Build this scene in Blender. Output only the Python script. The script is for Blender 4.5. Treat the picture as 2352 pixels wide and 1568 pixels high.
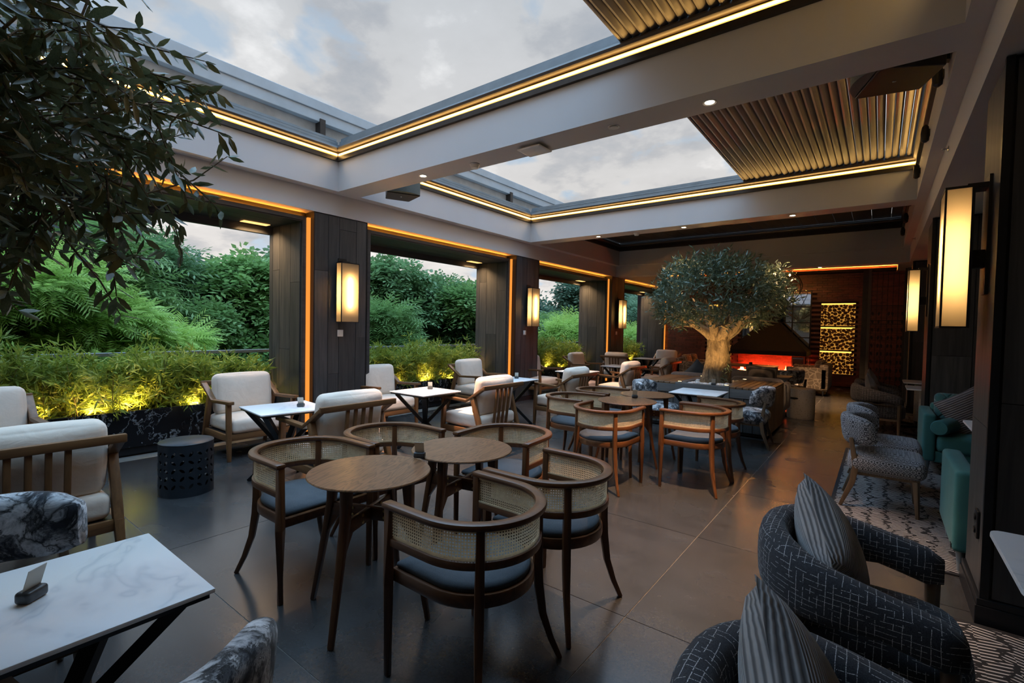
import bpy, bmesh, math, random
import numpy as np
from mathutils import Vector, Matrix, Euler
random.seed(7); RNG = np.random.default_rng(7)
PI = math.pi
for o in list(bpy.data.objects): bpy.data.objects.remove(o, do_unlink=True)
SC = bpy.context.scene
COL = SC.collection

# ------------------------------------------------------------------ camera
F_PX, YAW, PITCH, ROLL, CAM_H = 1102.9, 0.652929, -0.0301654, 0.0203314, 1.5
_w = Vector((-math.sin(YAW)*math.cos(PITCH), math.cos(YAW)*math.cos(PITCH), math.sin(PITCH)))
_r0 = Vector((math.cos(YAW), math.sin(YAW), 0)); _u0 = _r0.cross(_w)
_r = _r0*math.cos(ROLL)+_u0*math.sin(ROLL); _u = -_r0*math.sin(ROLL)+_u0*math.cos(ROLL)
cam_d = bpy.data.cameras.new('camera'); cam_d.sensor_width = 36; cam_d.lens = F_PX/2352*36
cam_d.clip_start = 0.05; cam_d.clip_end = 500
cam = bpy.data.objects.new('camera', cam_d); COL.objects.link(cam)
cam.matrix_world = Matrix(((_r.x, _u.x, -_w.x, 0), (_r.y, _u.y, -_w.y, 0), (_r.z, _u.z, -_w.z, CAM_H), (0, 0, 0, 1)))
SC.camera = cam
def ray(px, py): return _w + (px-1176)/F_PX*_r - (py-784)/F_PX*_u
def at_depth(px, py, t): return Vector((0, 0, CAM_H)) + t*ray(px, py)

# ------------------------------------------------------------------ world and exposure
vs = SC.view_settings
vs.view_transform = 'Standard'; vs.look = 'None'; vs.gamma = 1; vs.use_curve_mapping = False
vs.exposure = 1.9
cy = SC.cycles
cy.max_bounces = 5; cy.diffuse_bounces = 3; cy.glossy_bounces = 3; cy.transmission_bounces = 5; cy.transparent_max_bounces = 6
cy.caustics_reflective = False; cy.caustics_refractive = False; cy.sample_clamp_indirect = 5.0; cy.use_adaptive_sampling = True; cy.adaptive_threshold = .08
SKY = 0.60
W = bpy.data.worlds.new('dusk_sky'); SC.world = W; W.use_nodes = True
nt = W.node_tree; nt.nodes.clear()
def wn(t, **k):
    n = nt.nodes.new(t)
    for a, b in k.items(): setattr(n, a, b)
    return n
L = nt.links.new
tc = wn('ShaderNodeTexCoord'); sep = wn('ShaderNodeSeparateXYZ'); L(tc.outputs['Generated'], sep.inputs[0])
mz = wn('ShaderNodeMath', operation='MAXIMUM'); L(sep.outputs[2], mz.inputs[0]); mz.inputs[1].default_value = 0.0
az = wn('ShaderNodeMath', operation='ADD'); L(mz.outputs[0], az.inputs[0]); az.inputs[1].default_value = 0.22
dv = wn('ShaderNodeVectorMath', operation='DIVIDE'); L(tc.outputs['Generated'], dv.inputs[0])
cb = wn('ShaderNodeCombineXYZ')
for i in range(3): L(az.outputs[0], cb.inputs[i])
L(cb.outputs[0], dv.inputs[1])
n1 = wn('ShaderNodeTexNoise'); L(dv.outputs[0], n1.inputs['Vector'])
n1.inputs['Scale'].default_value = 2.1; n1.inputs['Detail'].default_value = 7; n1.inputs['Roughness'].default_value = .56
n2 = wn('ShaderNodeTexNoise'); L(dv.outputs[0], n2.inputs['Vector'])
n2.inputs['Scale'].default_value = 3.7; n2.inputs['Detail'].default_value = 5; n2.inputs['Distortion'].default_value = .2
r1 = wn('ShaderNodeValToRGB'); L(n1.outputs['Fac'], r1.inputs[0])
e = r1.color_ramp.elements; e[0].position = .34; e[0].color = (.44, .47, .51, 1); e[1].position = .64; e[1].color = (.92, .91, .90, 1)
x = e.new(.42); x.color = (.54, .55, .57, 1); x = e.new(.47); x.color = (.66, .66, .66, 1); x = e.new(.56); x.color = (.70, .70, .70, 1)
r2 = wn('ShaderNodeValToRGB'); L(n2.outputs['Fac'], r2.inputs[0])
e = r2.color_ramp.elements; e[0].position = .36; e[0].color = (1, 1, 1, 1); e[1].position = .45; e[1].color = (0, 0, 0, 1)
mx = wn('ShaderNodeMix', data_type='RGBA'); L(r2.outputs[0], mx.inputs[0]); L(r1.outputs[0], mx.inputs[6]); mx.inputs[7].default_value = (.47, .58, .70, 1)
# brighter towards the horizon in view; unseen zenith boosted blue to light the room
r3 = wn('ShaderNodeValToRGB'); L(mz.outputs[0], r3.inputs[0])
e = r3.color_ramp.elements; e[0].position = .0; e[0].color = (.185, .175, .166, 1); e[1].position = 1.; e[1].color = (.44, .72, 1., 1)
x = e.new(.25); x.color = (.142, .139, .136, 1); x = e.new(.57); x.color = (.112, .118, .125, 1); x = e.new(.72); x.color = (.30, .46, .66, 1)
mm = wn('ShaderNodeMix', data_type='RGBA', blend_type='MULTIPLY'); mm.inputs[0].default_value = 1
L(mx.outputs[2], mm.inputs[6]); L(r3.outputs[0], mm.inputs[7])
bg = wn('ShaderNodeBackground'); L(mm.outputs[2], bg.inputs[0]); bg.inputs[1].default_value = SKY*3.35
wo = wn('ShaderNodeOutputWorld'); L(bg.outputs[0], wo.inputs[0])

# ------------------------------------------------------------------ node material helper
class NM:
    def __init__(s, name):
        s.m = bpy.data.materials.new(name); s.m.use_nodes = True; s.nt = s.m.node_tree
        s.b = s.nt.nodes['Principled BSDF']; s.out = s.nt.nodes['Material Output']
    def n(s, t, ins=None, **props):
        nd = s.nt.nodes.new(t)
        for k, v in props.items(): setattr(nd, k, v)
        for k, v in (ins or {}).items(): s.set(nd.inputs[k], v)
        return nd
    def set(s, inp, v):
        if isinstance(v, bpy.types.NodeSocket): s.nt.links.new(v, inp)
        elif isinstance(v, tuple) and len(v) == 3 and inp.type == 'RGBA': inp.default_value = v+(1,)
        else: inp.default_value = v
    def bs(s, **k):
        for a, v in k.items():
            s.set(s.b.inputs[{'col': 'Base Color', 'rough': 'Roughness', 'metal': 'Metallic', 'spec': 'Specular IOR Level', 'nrm': 'Normal', 'coat': 'Coat Weight',
                              'crough': 'Coat Roughness', 'sheen': 'Sheen Weight', 'trans': 'Transmission Weight', 'ior': 'IOR', 'em': 'Emission Color', 'es': 'Emission Strength', 'sss': 'Subsurface Weight'}[a]], v)
        return s
    def obj(s, scale=(1, 1, 1), rot=(0, 0, 0)):
        c = s.n('ShaderNodeTexCoord'); mp = s.n('ShaderNodeMapping', {'Vector': c.outputs['Object'], 'Scale': scale, 'Rotation': rot}); return mp.outputs[0]
    def world(s, scale=(1, 1, 1)):
        c = s.n('ShaderNodeNewGeometry'); mp = s.n('ShaderNodeMapping', {'Vector': c.outputs['Position'], 'Scale': scale}); return mp.outputs[0]
    def noise(s, vec, scale, detail=4, rough=.55, dist=0):
        return s.n('ShaderNodeTexNoise', {'Vector': vec, 'Scale': scale, 'Detail': detail, 'Roughness': rough, 'Distortion': dist}).outputs['Fac']
    def ramp(s, fac, *stops, interp='LINEAR'):
        r = s.n('ShaderNodeValToRGB', {0: fac}); r.color_ramp.interpolation = interp; el = r.color_ramp.elements
        el[0].position, el[1].position = stops[0][0], stops[-1][0]
        c4 = lambda c: (c, c, c, 1) if not isinstance(c, tuple) else c+(1,)
        el[0].color, el[1].color = c4(stops[0][1]), c4(stops[-1][1])
        for p, c in stops[1:-1]: el.new(p).color = c4(c)
        return r.outputs[0]
    def math(s, op, a, b=0.0, c=None):
        d = {0: a, 1: b}
        if c is not None: d[2] = c
        return s.n('ShaderNodeMath', d, operation=op).outputs[0]
    def mix(s, fac, a, b, blend='MIX'):
        return s.n('ShaderNodeMix', {0: fac, 6: a, 7: b}, data_type='RGBA', blend_type=blend).outputs[2]
    def bump(s, h, strength=.2, dist=.01):
        s.bs(nrm=s.n('ShaderNodeBump', {'Height': h, 'Strength': strength, 'Distance': dist}).outputs[0]); return s
    def rnd(s): return s.n('ShaderNodeObjectInfo').outputs['Random']
MATS = {}
def simple(name, col, rough=.5, metal=0, var=.12, vscale=14, bump=0, **k):
    a = NM(name); v = a.obj(); f = a.noise(v, vscale, 3)
    lo = tuple(c*(1-var) for c in col); hi = tuple(min(1, c*(1+var)) for c in col)
    a.bs(col=a.ramp(f, (.3, lo), (.7, hi)), rough=rough, metal=metal, **k)
    if bump: a.bump(a.noise(v, vscale*14, 3), bump, .004)
    MATS[name] = a.m; return a.m
def wood(name, c1, c2, axis=2, rough=.42, scale=9, rnd=.0, grainy=1.0, coat=0):
    a = NM(name); sc = [scale*3.2]*3; sc[axis] = scale*.22
    v = a.obj(tuple(sc))
    if rnd:
        off = a.n('ShaderNodeVectorMath', {0: v, 1: a.n('ShaderNodeCombineXYZ', {0: a.math('MULTIPLY', a.rnd(), 37.), 1: a.math('MULTIPLY', a.rnd(), 91.), 2: a.math('MULTIPLY', a.rnd(), 13.)}).outputs[0]}, operation='ADD'); v = off.outputs[0]
    f = a.noise(v, 1.0, 6, .6, .6)
    c = a.ramp(f, (.28, c1), (.5, tuple((p+q)/2 for p, q in zip(c1, c2))), (.75, c2))
    if rnd:
        br = a.math('ADD', a.math('MULTIPLY', a.rnd(), rnd*2), 1-rnd)
        c = a.mix(1., c, a.n('ShaderNodeCombineXYZ', {0: br, 1: br, 2: br}).outputs[0], 'MULTIPLY')
    a.bs(col=c, rough=rough, coat=coat, crough=.25); a.bump(f, .12*grainy, .003); MATS[name] = a.m; return a.m
def emit(name, col, strength):
    a = NM(name); a.bs(col=(0, 0, 0), em=col, es=strength, rough=.6); MATS[name] = a.m; return a.m

simple('paint', (.53, .53, .54), .62, var=.025, vscale=1.5)
simple('paint_warm', (.62, .55, .48), .6, var=.03, vscale=1.5)
simple('black_metal', (.012, .013, .015), .38, .3, var=.2)
simple('black_satin', (.012, .0125, .0145), .38, 0, var=.2, spec=.35)
simple('bronze_frame', (.045, .038, .034), .35, .5, var=.15)
simple('rail_grey', (.20, .24, .27), .42, .4, var=.12, vscale=5)
simple('rail_brown', (.085, .068, .058), .4, .2, var=.1, vscale=5)
simple('coping', (.42, .45, .47), .5, .1, var=.08, vscale=4)
simple('coping_wall', (.42, .41, .39), .8, 0, var=.15, vscale=5)
simple('plastic_white', (.78, .77, .75), .4, var=.03)
simple('chrome', (.55, .55, .56), .25, 1., var=.05)
simple('brass', (.62, .42, .18), .3, 1., var=.05)
simple('grout', (.24, .22, .20), .8, var=.15)
wood('plank', (0.0236, 0.0248, 0.0273), (0.0732, 0.0707, 0.0682), 2, .5, 7, .3)
wood('plank_head', (0.0236, 0.0248, 0.0273), (0.0657, 0.0645, 0.0626), 1, .5, 7, .2)
wood('walnut', (.060, .021, .007), (.185, .070, .023), 2, .36, 9, 0, coat=.15)
wood('walnut_x', (.060, .021, .007), (.185, .070, .023), 0, .36, 9, 0, coat=.15)
wood('walnut_y', (.060, .021, .007), (.185, .070, .023), 1, .36, 9, 0, coat=.15)
wood('teak', (0.1042, 0.0453, 0.0155), (0.2344, 0.1085, 0.0397), 2, .45, 9, 0)
wood('teak_x', (0.1042, 0.0453, 0.0155), (0.2344, 0.1085, 0.0397), 0, .45, 9, 0)
wood('teak_y', (0.1042, 0.0453, 0.0155), (0.2344, 0.1085, 0.0397), 1, .45, 9, 0)
wood('deck', (0.111, 0.068, 0.039), (0.260, 0.150, 0.078), 1, .4, 8, .25)
wood('cedar', (.10, .055, .028), (.24, .13, .06), 2, .45, 8, .2)
wood('ash_leg', (0.075, 0.048, 0.027), (0.195, 0.128, 0.075), 2, .45, 9, 0)
wood('bench_board', (0.088, 0.093, 0.096), (0.192, 0.200, 0.200), 0, .45, 7, .15)
wood('bench_panel', (0.048, 0.050, 0.053), (0.120, 0.120, 0.118), 2, .5, 7, .2)

def m_tabletop():
    a = NM('tabletop'); v = a.obj((7, 1.1, 4)); f = a.noise(v, 1.7, 3, .5, .25)
    bands = a.math('FRACT', a.math('MULTIPLY', f, 11.))
    fine = a.noise(a.obj((90, 4, 10)), 1., 3)
    c = a.ramp(bands, (.0, (.085, .034, .013)), (.35, (.24, .102, .042)), (.8, (.27, .118, .05)), (1., (.10, .041, .017)))
    c = a.mix(.35, c, a.ramp(fine, (.3, (.09, .04, .018)), (.7, (.29, .145, .066))))
    a.bs(col=c, rough=.36, coat=.08, crough=.2); a.bump(bands, .06, .002); MATS['tabletop'] = a.m
m_tabletop()
def m_marble(name, base, vein, scale, width, rough):
    a = NM(name); v = a.obj((1, 1, 1), (.3, .2, .7)); d = a.noise(v, scale*.8, 4, .6)
    v2 = a.n('ShaderNodeVectorMath', {0: v, 1: a.n('ShaderNodeCombineXYZ', {0: d, 1: d, 2: d}).outputs[0]}, operation='ADD').outputs[0]
    f = a.noise(v2, scale, 5, .55, .5)
    ed = a.math('ABSOLUTE', a.math('SUBTRACT', f, .5))
    c = a.ramp(ed, (0., vein), (width, tuple((p*2+q)/3 for p, q in zip(base, vein))), (width*3.2, base))
    cl = a.ramp(a.noise(v, scale*.5, 3), (.35, .92), (.7, 1.0))
    a.bs(col=a.mix(1., c, cl, 'MULTIPLY'), rough=rough); MATS[name] = a.m
m_marble('white_marble', (0.8964, 0.8964, 0.9072), (0.7128, 0.7344, 0.7668), 1.3, .008, .30)
m_marble('black_marble', (.010, .010, .012), (.40, .40, .41), 3.2, .006, .22)
def m_floor():
    a = NM('floor_tile'); r = a.rnd()
    off = a.n('ShaderNodeCombineXYZ', {0: a.math('MULTIPLY', r, 40.), 1: a.math('MULTIPLY', r, 23.), 2: 0.}).outputs[0]
    v = a.n('ShaderNodeVectorMath', {0: a.obj(), 1: off}, operation='ADD').outputs[0]
    st = a.n('ShaderNodeMapping', {'Vector': v, 'Scale': (.9, 2.6, 1)}).outputs[0]
    f = a.noise(st, 2.2, 9, .68, .2); g = a.noise(v, 60, 4, .6); h = a.noise(v, 2.2, 3, .5)
    c = a.ramp(f, (.25, (.025, .0245, .025)), (.75, (.054, .0525, .053)))
    c = a.mix(.25, c, a.ramp(g, (.35, (.017, .017, .017)), (.65, (.068, .066, .066))))
    a.bs(col=c, rough=a.ramp(h, (.3, .20), (.7, .30)), spec=.85); a.bump(g, .05, .002); MATS['floor_tile'] = a.m
m_floor()
def m_fabric(name, c1, c2, scale=1, rough=.85, sheen=.12, weave=420, bump=.25, fold=0):
    a = NM(name); v = a.obj(); f = a.noise(v, 6*scale, 3); g = a.noise(v, weave, 2, .5)
    c = a.mix(.5, a.ramp(f, (.3, c1), (.7, c2)), a.ramp(g, (.3, c1), (.7, c2)))
    a.bs(col=c, rough=rough, sheen=sheen)
    if fold: a.bump(a.math('ADD', a.math('MULTIPLY', g, .06), a.noise(a.obj((1, 1, 1.6)), 7, 3, .5, 1.2)), fold, .03)
    else: a.bump(g, bump, .002)
    MATS[name] = a.m
m_fabric('linen', (.76, .62, .50), (.88, .74, .62), fold=.16)
m_fabric('seat_blue', (.036, .042, .050), (.088, .098, .112), 1, .9, .1, 300)
m_fabric('teal', (.024, .135, .142), (.046, .205, .21), .6, .8, .08, 350)
m_fabric('brown_velvet', (0.084, 0.070, 0.064), (0.182, 0.157, 0.146), 1.2, .8, .4, 200)
m_fabric('navy', (.020, .032, .045), (.045, .065, .085))
m_fabric('leather_blush', (.42, .29, .23), (.52, .37, .30), .6, .5, .1, 120, .1)
def m_bark():
    a = NM('bark_fabric'); v = a.obj(); d = a.noise(v, 5, 4)
    v2 = a.n('ShaderNodeVectorMath', {0: v, 1: a.n('ShaderNodeCombineXYZ', {0: d, 1: d, 2: d}).outputs[0]}, operation='MULTIPLY_ADD', ).outputs[0]
    f = a.noise(v, 9, 9, .72, .7); cr = a.n('ShaderNodeTexVoronoi', {'Vector': a.n('ShaderNodeVectorMath', {0: v, 1: a.n('ShaderNodeCombineXYZ', {0: a.math('MULTIPLY', f, .35), 1: a.math('MULTIPLY', d, .35), 2: a.math('MULTIPLY', f, .25)}).outputs[0]}, operation='ADD').outputs[0], 'Scale': 9.}, feature='DISTANCE_TO_EDGE').outputs[0]
    c = a.ramp(f, (.40, (.014, .016, .024)), (.46, (.13, .135, .15)), (.52, (.48, .48, .50)), (.62, (.82, .81, .82)))
    c = a.mix(1., c, a.ramp(cr, (0., .03), (.045, .45), (.11, 1.)), 'MULTIPLY')
    a.bs(col=c, rough=.85, sheen=.15); a.bump(a.noise(v, 260, 2), .2, .002); MATS['bark_fabric'] = a.m
m_bark()
def m_tweed(name='tweed', base=(.026, .027, .032), line=(.60, .59, .58), f=44.):
    a = NM(name); c = a.n('ShaderNodeTexCoord'); P = c.outputs['Object']; N = c.outputs['Normal']
    wob = a.n('ShaderNodeVectorMath', {0: P, 1: a.n('ShaderNodeVectorMath', {0: a.n('ShaderNodeTexNoise', {'Vector': P, 'Scale': 9.}).outputs['Color'], 1: (.012, .012, .012)}, operation='MULTIPLY').outputs[0]}, operation='ADD').outputs[0]
    sp = a.n('ShaderNodeSeparateXYZ', {0: wob}); sn = a.n('ShaderNodeSeparateXYZ', {0: N}); tot = None
    for i in range(3):
        fr = a.math('FRACT', a.math('MULTIPLY', sp.outputs[i], f+i*5)); ln = a.math('LESS_THAN', fr, .085)
        cell = a.math('FLOOR', a.math('MULTIPLY', sp.outputs[i], f+i*5)); s3 = [22., 22., 22.]; s3[i] = .01
        st = a.n('ShaderNodeMapping', {'Vector': P, 'Scale': tuple(s3)}).outputs[0]
        st2 = a.n('ShaderNodeVectorMath', {0: st, 1: a.n('ShaderNodeCombineXYZ', {0: a.math('MULTIPLY', cell, 3.7), 1: a.math('MULTIPLY', cell, 5.1), 2: a.math('MULTIPLY', cell, 2.3)}).outputs[0]}, operation='ADD').outputs[0]
        br = a.math('GREATER_THAN', a.noise(st2, 1., 1), .46)
        dash = a.math('GREATER_THAN', a.noise(P, 420, 1), .44)
        fac = a.math('MULTIPLY', a.math('MULTIPLY', ln, br), a.math('MULTIPLY', dash, a.math('LESS_THAN', a.math('ABSOLUTE', sn.outputs[i]), .62)))
        tot = fac if tot is None else a.math('MAXIMUM', tot, fac)
    b2 = a.ramp(a.noise(P, 300, 2), (.3, tuple(k*.6 for k in base)), (.7, tuple(k*1.9 for k in base)))
    a.bs(col=a.mix(tot, b2, line), rough=.9, sheen=.1); a.bump(a.noise(P, 300, 2), .2, .002); MATS[name] = a.m
m_tweed(); m_tweed('tweed_brown', (.045, .04, .038), (.34, .31, .28), 30.)
def m_hex():
    a = NM('hex_fabric'); v = a.obj()
    vo = a.n('ShaderNodeTexVoronoi', {'Vector': v, 'Scale': 26., 'Randomness': 0.}).outputs['Distance']
    c = a.ramp(vo, (0., (.26, .265, .29)), (.16, (.05, .052, .062)), (.27, (.34, .345, .37)), (.42, (.36, .365, .39)), (.47, (.05, .052, .062)), (.6, (.30, .305, .33)), interp='CONSTANT')
    a.bs(col=c, rough=.85, sheen=.15); a.bump(a.noise(v, 300, 2), .15, .002); MATS['hex_fabric'] = a.m
m_hex()
def m_geo():
    a = NM('geo_fabric'); v = a.obj()
    vo = a.n('ShaderNodeTexVoronoi', {'Vector': v, 'Scale': 9.}, feature='DISTANCE_TO_EDGE').outputs[0]
    a.bs(col=a.ramp(vo, (0., (.46, .38, .28)), (.05, (.44, .36, .27)), (.07, (.21, .165, .12)), (1., (.23, .18, .13))), rough=.85, sheen=.1); MATS['geo_fabric'] = a.m
m_geo()
def m_cord(name, c1, c2, f, axis=1):
    a = NM(name); v = a.obj(); sp = a.n('ShaderNodeSeparateXYZ', {0: v})
    w = a.math('SINE', a.math('MULTIPLY', sp.outputs[axis], f*2*PI)); b = a.noise(v, 9, 3)
    c = a.ramp(a.math('ADD', a.math('MULTIPLY', w, .5), .5), (.15, c1), (.7, c2))
    c = a.mix(1., c, a.ramp(b, (.3, .65), (.7, 1.)), 'MULTIPLY')
    a.bs(col=c, rough=.85, sheen=.35); a.bump(w, .5, .004); MATS[name] = a.m
m_cord('corduroy', (.15, .135, .13), (.50, .455, .43), 120, 2)
m_cord('pillow_knit', (.11, .095, .10), (.36, .32, .33), 46, 2)
m_cord('pillow_stripe', (.045, .034, .026), (.24, .19, .14), 30, 0)
def m_terrazzo():
    a = NM('terrazzo'); v = a.obj()
    vo = a.n('ShaderNodeTexVoronoi', {'Vector': v, 'Scale': 55.}); d = vo.outputs['Distance']
    k = a.math('MULTIPLY', a.math('LESS_THAN', d, .27), a.math('GREATER_THAN', a.n('ShaderNodeSeparateColor', {0: vo.outputs['Color']}).outputs[0], .62))
    a.bs(col=a.mix(k, (.60, .565, .52), a.ramp(a.n('ShaderNodeSeparateColor', {0: vo.outputs['Color']}).outputs[1], (.2, (.08, .07, .06)), (.8, (.32, .22, .13)))), rough=.5); MATS['terrazzo'] = a.m
m_terrazzo()
def m_rug():
    # bands of short white strokes on black, broken by wandering black seams
    a = NM('rug'); v = a.obj(); sp = a.n('ShaderNodeSeparateXYZ', {0: v})
    wob = a.noise(a.n('ShaderNodeMapping', {'Vector': v, 'Scale': (2.5, 6., 1)}).outputs[0], 1.6, 4, .6)
    u = a.math('ADD', a.math('MULTIPLY', sp.outputs[0], 8.), a.math('MULTIPLY', wob, 2.4))
    cell = a.math('FLOOR', u); fr = a.math('FRACT', u)
    seam = a.math('GREATER_THAN', a.math('ABSOLUTE', a.math('SUBTRACT', fr, .5)), .40)
    tilt = a.math('SUBTRACT', a.math('FRACT', a.math('MULTIPLY', a.math('SINE', a.math('MULTIPLY', cell, 12.9898)), 43.7)), .5)
    seg = a.math('FLOOR', a.math('ADD', a.math('MULTIPLY', sp.outputs[1], 4.1), a.math('MULTIPLY', cell, 1.37)))
    tl2 = a.math('SUBTRACT', a.math('FRACT', a.math('MULTIPLY', a.math('SINE', a.math('MULTIPLY', seg, 78.233)), 17.3)), .5)
    ph = a.math('ADD', a.math('MULTIPLY', sp.outputs[1], 34.), a.math('MULTIPLY', a.math('ADD', tilt, tl2), a.math('MULTIPLY', a.math('FRACT', a.math('MULTIPLY', sp.outputs[0], 8.)), 2.6)))
    st = a.math('LESS_THAN', a.math('FRACT', ph), .34)
    k = a.math('MULTIPLY', st, a.math('SUBTRACT', 1., seam))
    a.bs(col=a.mix(k, (.012, .012, .014), (.50, .48, .46)), rough=.95); a.bump(a.math('ADD', k, a.noise(v, 400, 2)), .3, .003); MATS['rug'] = a.m
m_rug()
simple('rug_border', (.013, .013, .015), .95)
a = NM('cane'); _c = a.ramp(a.noise(a.obj(), 60, 3), (.3, (.74, .57, .35)), (.7, (.90, .74, .50))); a.bs(col=_c, rough=.55)
_t = a.n('ShaderNodeBsdfTranslucent', {'Color': _c}); _m = a.n('ShaderNodeMixShader', {0: .35, 1: a.b.outputs[0], 2: _t.outputs[0]}); a.nt.links.new(_m.outputs[0], a.out.inputs[0]); MATS['cane'] = a.m
simple('pebble', (.74, .73, .72), .6, var=.1, vscale=9)
simple('stone', (.055, .058, .062), .35, var=.45, vscale=40)
simple('card', (.60, .56, .48), .6, var=.05)
simple('soil', (.02, .014, .01), .95, var=.3, vscale=30)
simple('drum', (0.0203, 0.0270, 0.0351), .42, .2, var=.15)
def m_slat():
    a = NM('louver'); v = a.obj((14, .6, 1)); f = a.noise(v, 1., 3)
    a.bs(col=a.ramp(f, (.3, (.15, .125, .108)), (.7, (.25, .215, .19))), rough=.42, metal=.15); MATS['louver'] = a.m
m_slat()
def m_leaf(name, c1, c2, c3, rough=.5, trans=.35):
    a = NM(name); v = a.obj(); f = a.noise(v, 1.4, 3); g = a.noise(v, 30, 2)
    c = a.mix(.5, a.ramp(f, (.32, c1), (.5, c2), (.7, c3)), a.ramp(g, (.3, c1), (.7, c3)))
    h = a.rnd(); br = a.math('ADD', a.math('MULTIPLY', h, .3), .85)
    c = a.mix(1., c, a.n('ShaderNodeCombineXYZ', {0: br, 1: br, 2: br}).outputs[0], 'MULTIPLY')
    a.bs(col=c, rough=rough, spec=.4)
    tr = a.n('ShaderNodeBsdfTranslucent', {'Color': c}); ms = a.n('ShaderNodeMixShader', {0: trans, 1: a.b.outputs[0], 2: tr.outputs[0]})
    a.nt.links.new(ms.outputs[0], a.out.inputs[0]); MATS[name] = a.m
m_leaf('olive_leaf', (.038, .072, .042), (.080, .125, .072), (.17, .215, .145), .36, .15)
m_leaf('olive_leaf_near', (0.0650, 0.0806, 0.0364), (0.1365, 0.1625, 0.0715), (0.2860, 0.2795, 0.1430), .32, .2)
m_leaf('bamboo_leaf', (.12, .21, .03), (.27, .37, .05), (.48, .52, .09), .5, .35)
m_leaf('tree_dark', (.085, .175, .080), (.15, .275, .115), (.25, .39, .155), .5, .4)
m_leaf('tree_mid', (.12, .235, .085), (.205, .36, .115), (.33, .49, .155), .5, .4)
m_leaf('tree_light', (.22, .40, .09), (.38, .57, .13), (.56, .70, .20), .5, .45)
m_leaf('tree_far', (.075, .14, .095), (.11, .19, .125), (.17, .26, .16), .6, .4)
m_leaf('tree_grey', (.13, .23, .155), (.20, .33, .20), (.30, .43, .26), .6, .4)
simple('ground', (.025, .05, .015), .95, var=.5, vscale=1)
def m_trunk(name, c1, c2):
    a = NM(name); v = a.obj((9, 9, 2.2)); f = a.noise(v, 2.2, 8, .68, 1.2)
    a.bs(col=a.ramp(f, (.3, c1), (.68, c2)), rough=.85); a.bump(f, .9, .03); MATS[name] = a.m
m_trunk('olive_trunk', (.055, .038, .022), (.34, .25, .15)); m_trunk('tree_trunk', (.035, .028, .02), (.13, .11, .085)); m_trunk('bamboo_stem', (.10, .09, .02), (.26, .22, .06))
def m_brick():
    a = NM('brick'); v = a.world(); r = a.n('ShaderNodeTexVoronoi', {'Vector': a.world((4, 4, 16)), 'Scale': 1.}).outputs['Color']
    rr = a.n('ShaderNodeSeparateColor', {0: r}).outputs[0]; g = a.noise(v, 25, 4)
    c = a.mix(.4, a.ramp(rr, (.1, (.06, .017, .011)), (.5, (.13, .034, .021)), (.9, (.22, .06, .036))), a.ramp(g, (.3, (.06, .017, .012)), (.7, (.20, .055, .034))))
    a.bs(col=c, rough=.34, spec=.6); a.bump(g, .3, .006); MATS['brick'] = a.m
m_brick()
simple('mortar', (.022, .010, .008), .9)
simple('log_end', (.14, .062, .028), .75, var=.35, vscale=40)
simple('hood', (.008, .0075, .0075), .6, 0, var=.2, spec=.25)
a = NM('mirror'); a.bs(col=(.78, .80, .82), metal=1., rough=.03); MATS['mirror'] = a.m
a = NM('glass'); a.bs(col=(.86, .93, .92), rough=.02, trans=1., ior=1.08, spec=.5); MATS['glass'] = a.m
a = NM('sconce_glass'); a.bs(col=(.30, .25, .20), rough=.7)
tr = a.n('ShaderNodeBsdfTranslucent', {'Color': (.72, .60, .42, 1)}); ms = a.n('ShaderNodeMixShader', {0: .72, 1: a.b.outputs[0], 2: tr.outputs[0]})
a.nt.links.new(ms.outputs[0], a.out.inputs[0]); MATS['sconce_glass'] = a.m
emit('sconce_tube', (1., .76, .46), 24.)
emit('led', (1., .60, .18), 5.5); emit('led_edge', (1., .42, .07), .6)
emit('led_cove', (1., .31, .03), 8.0); emit('led_side', (1., .33, .045), .27); emit('led_side_dim', (1., .40, .06), .75)
emit('downlight', (1., .80, .55), 9.); emit('soffit_lamp', (1., .50, .16), .55)
emit('led_log', (1., .46, .07), .7); emit('fire', (1., .085, .018), 18.0); emit('bulb', (1., .36, .07), 70.); emit('led_toe', (1., .40, .06), 5.)
emit('led_brick', (1., .30, .04), 22.); emit('uplight_lens', (1., .62, .22), 5.)

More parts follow.
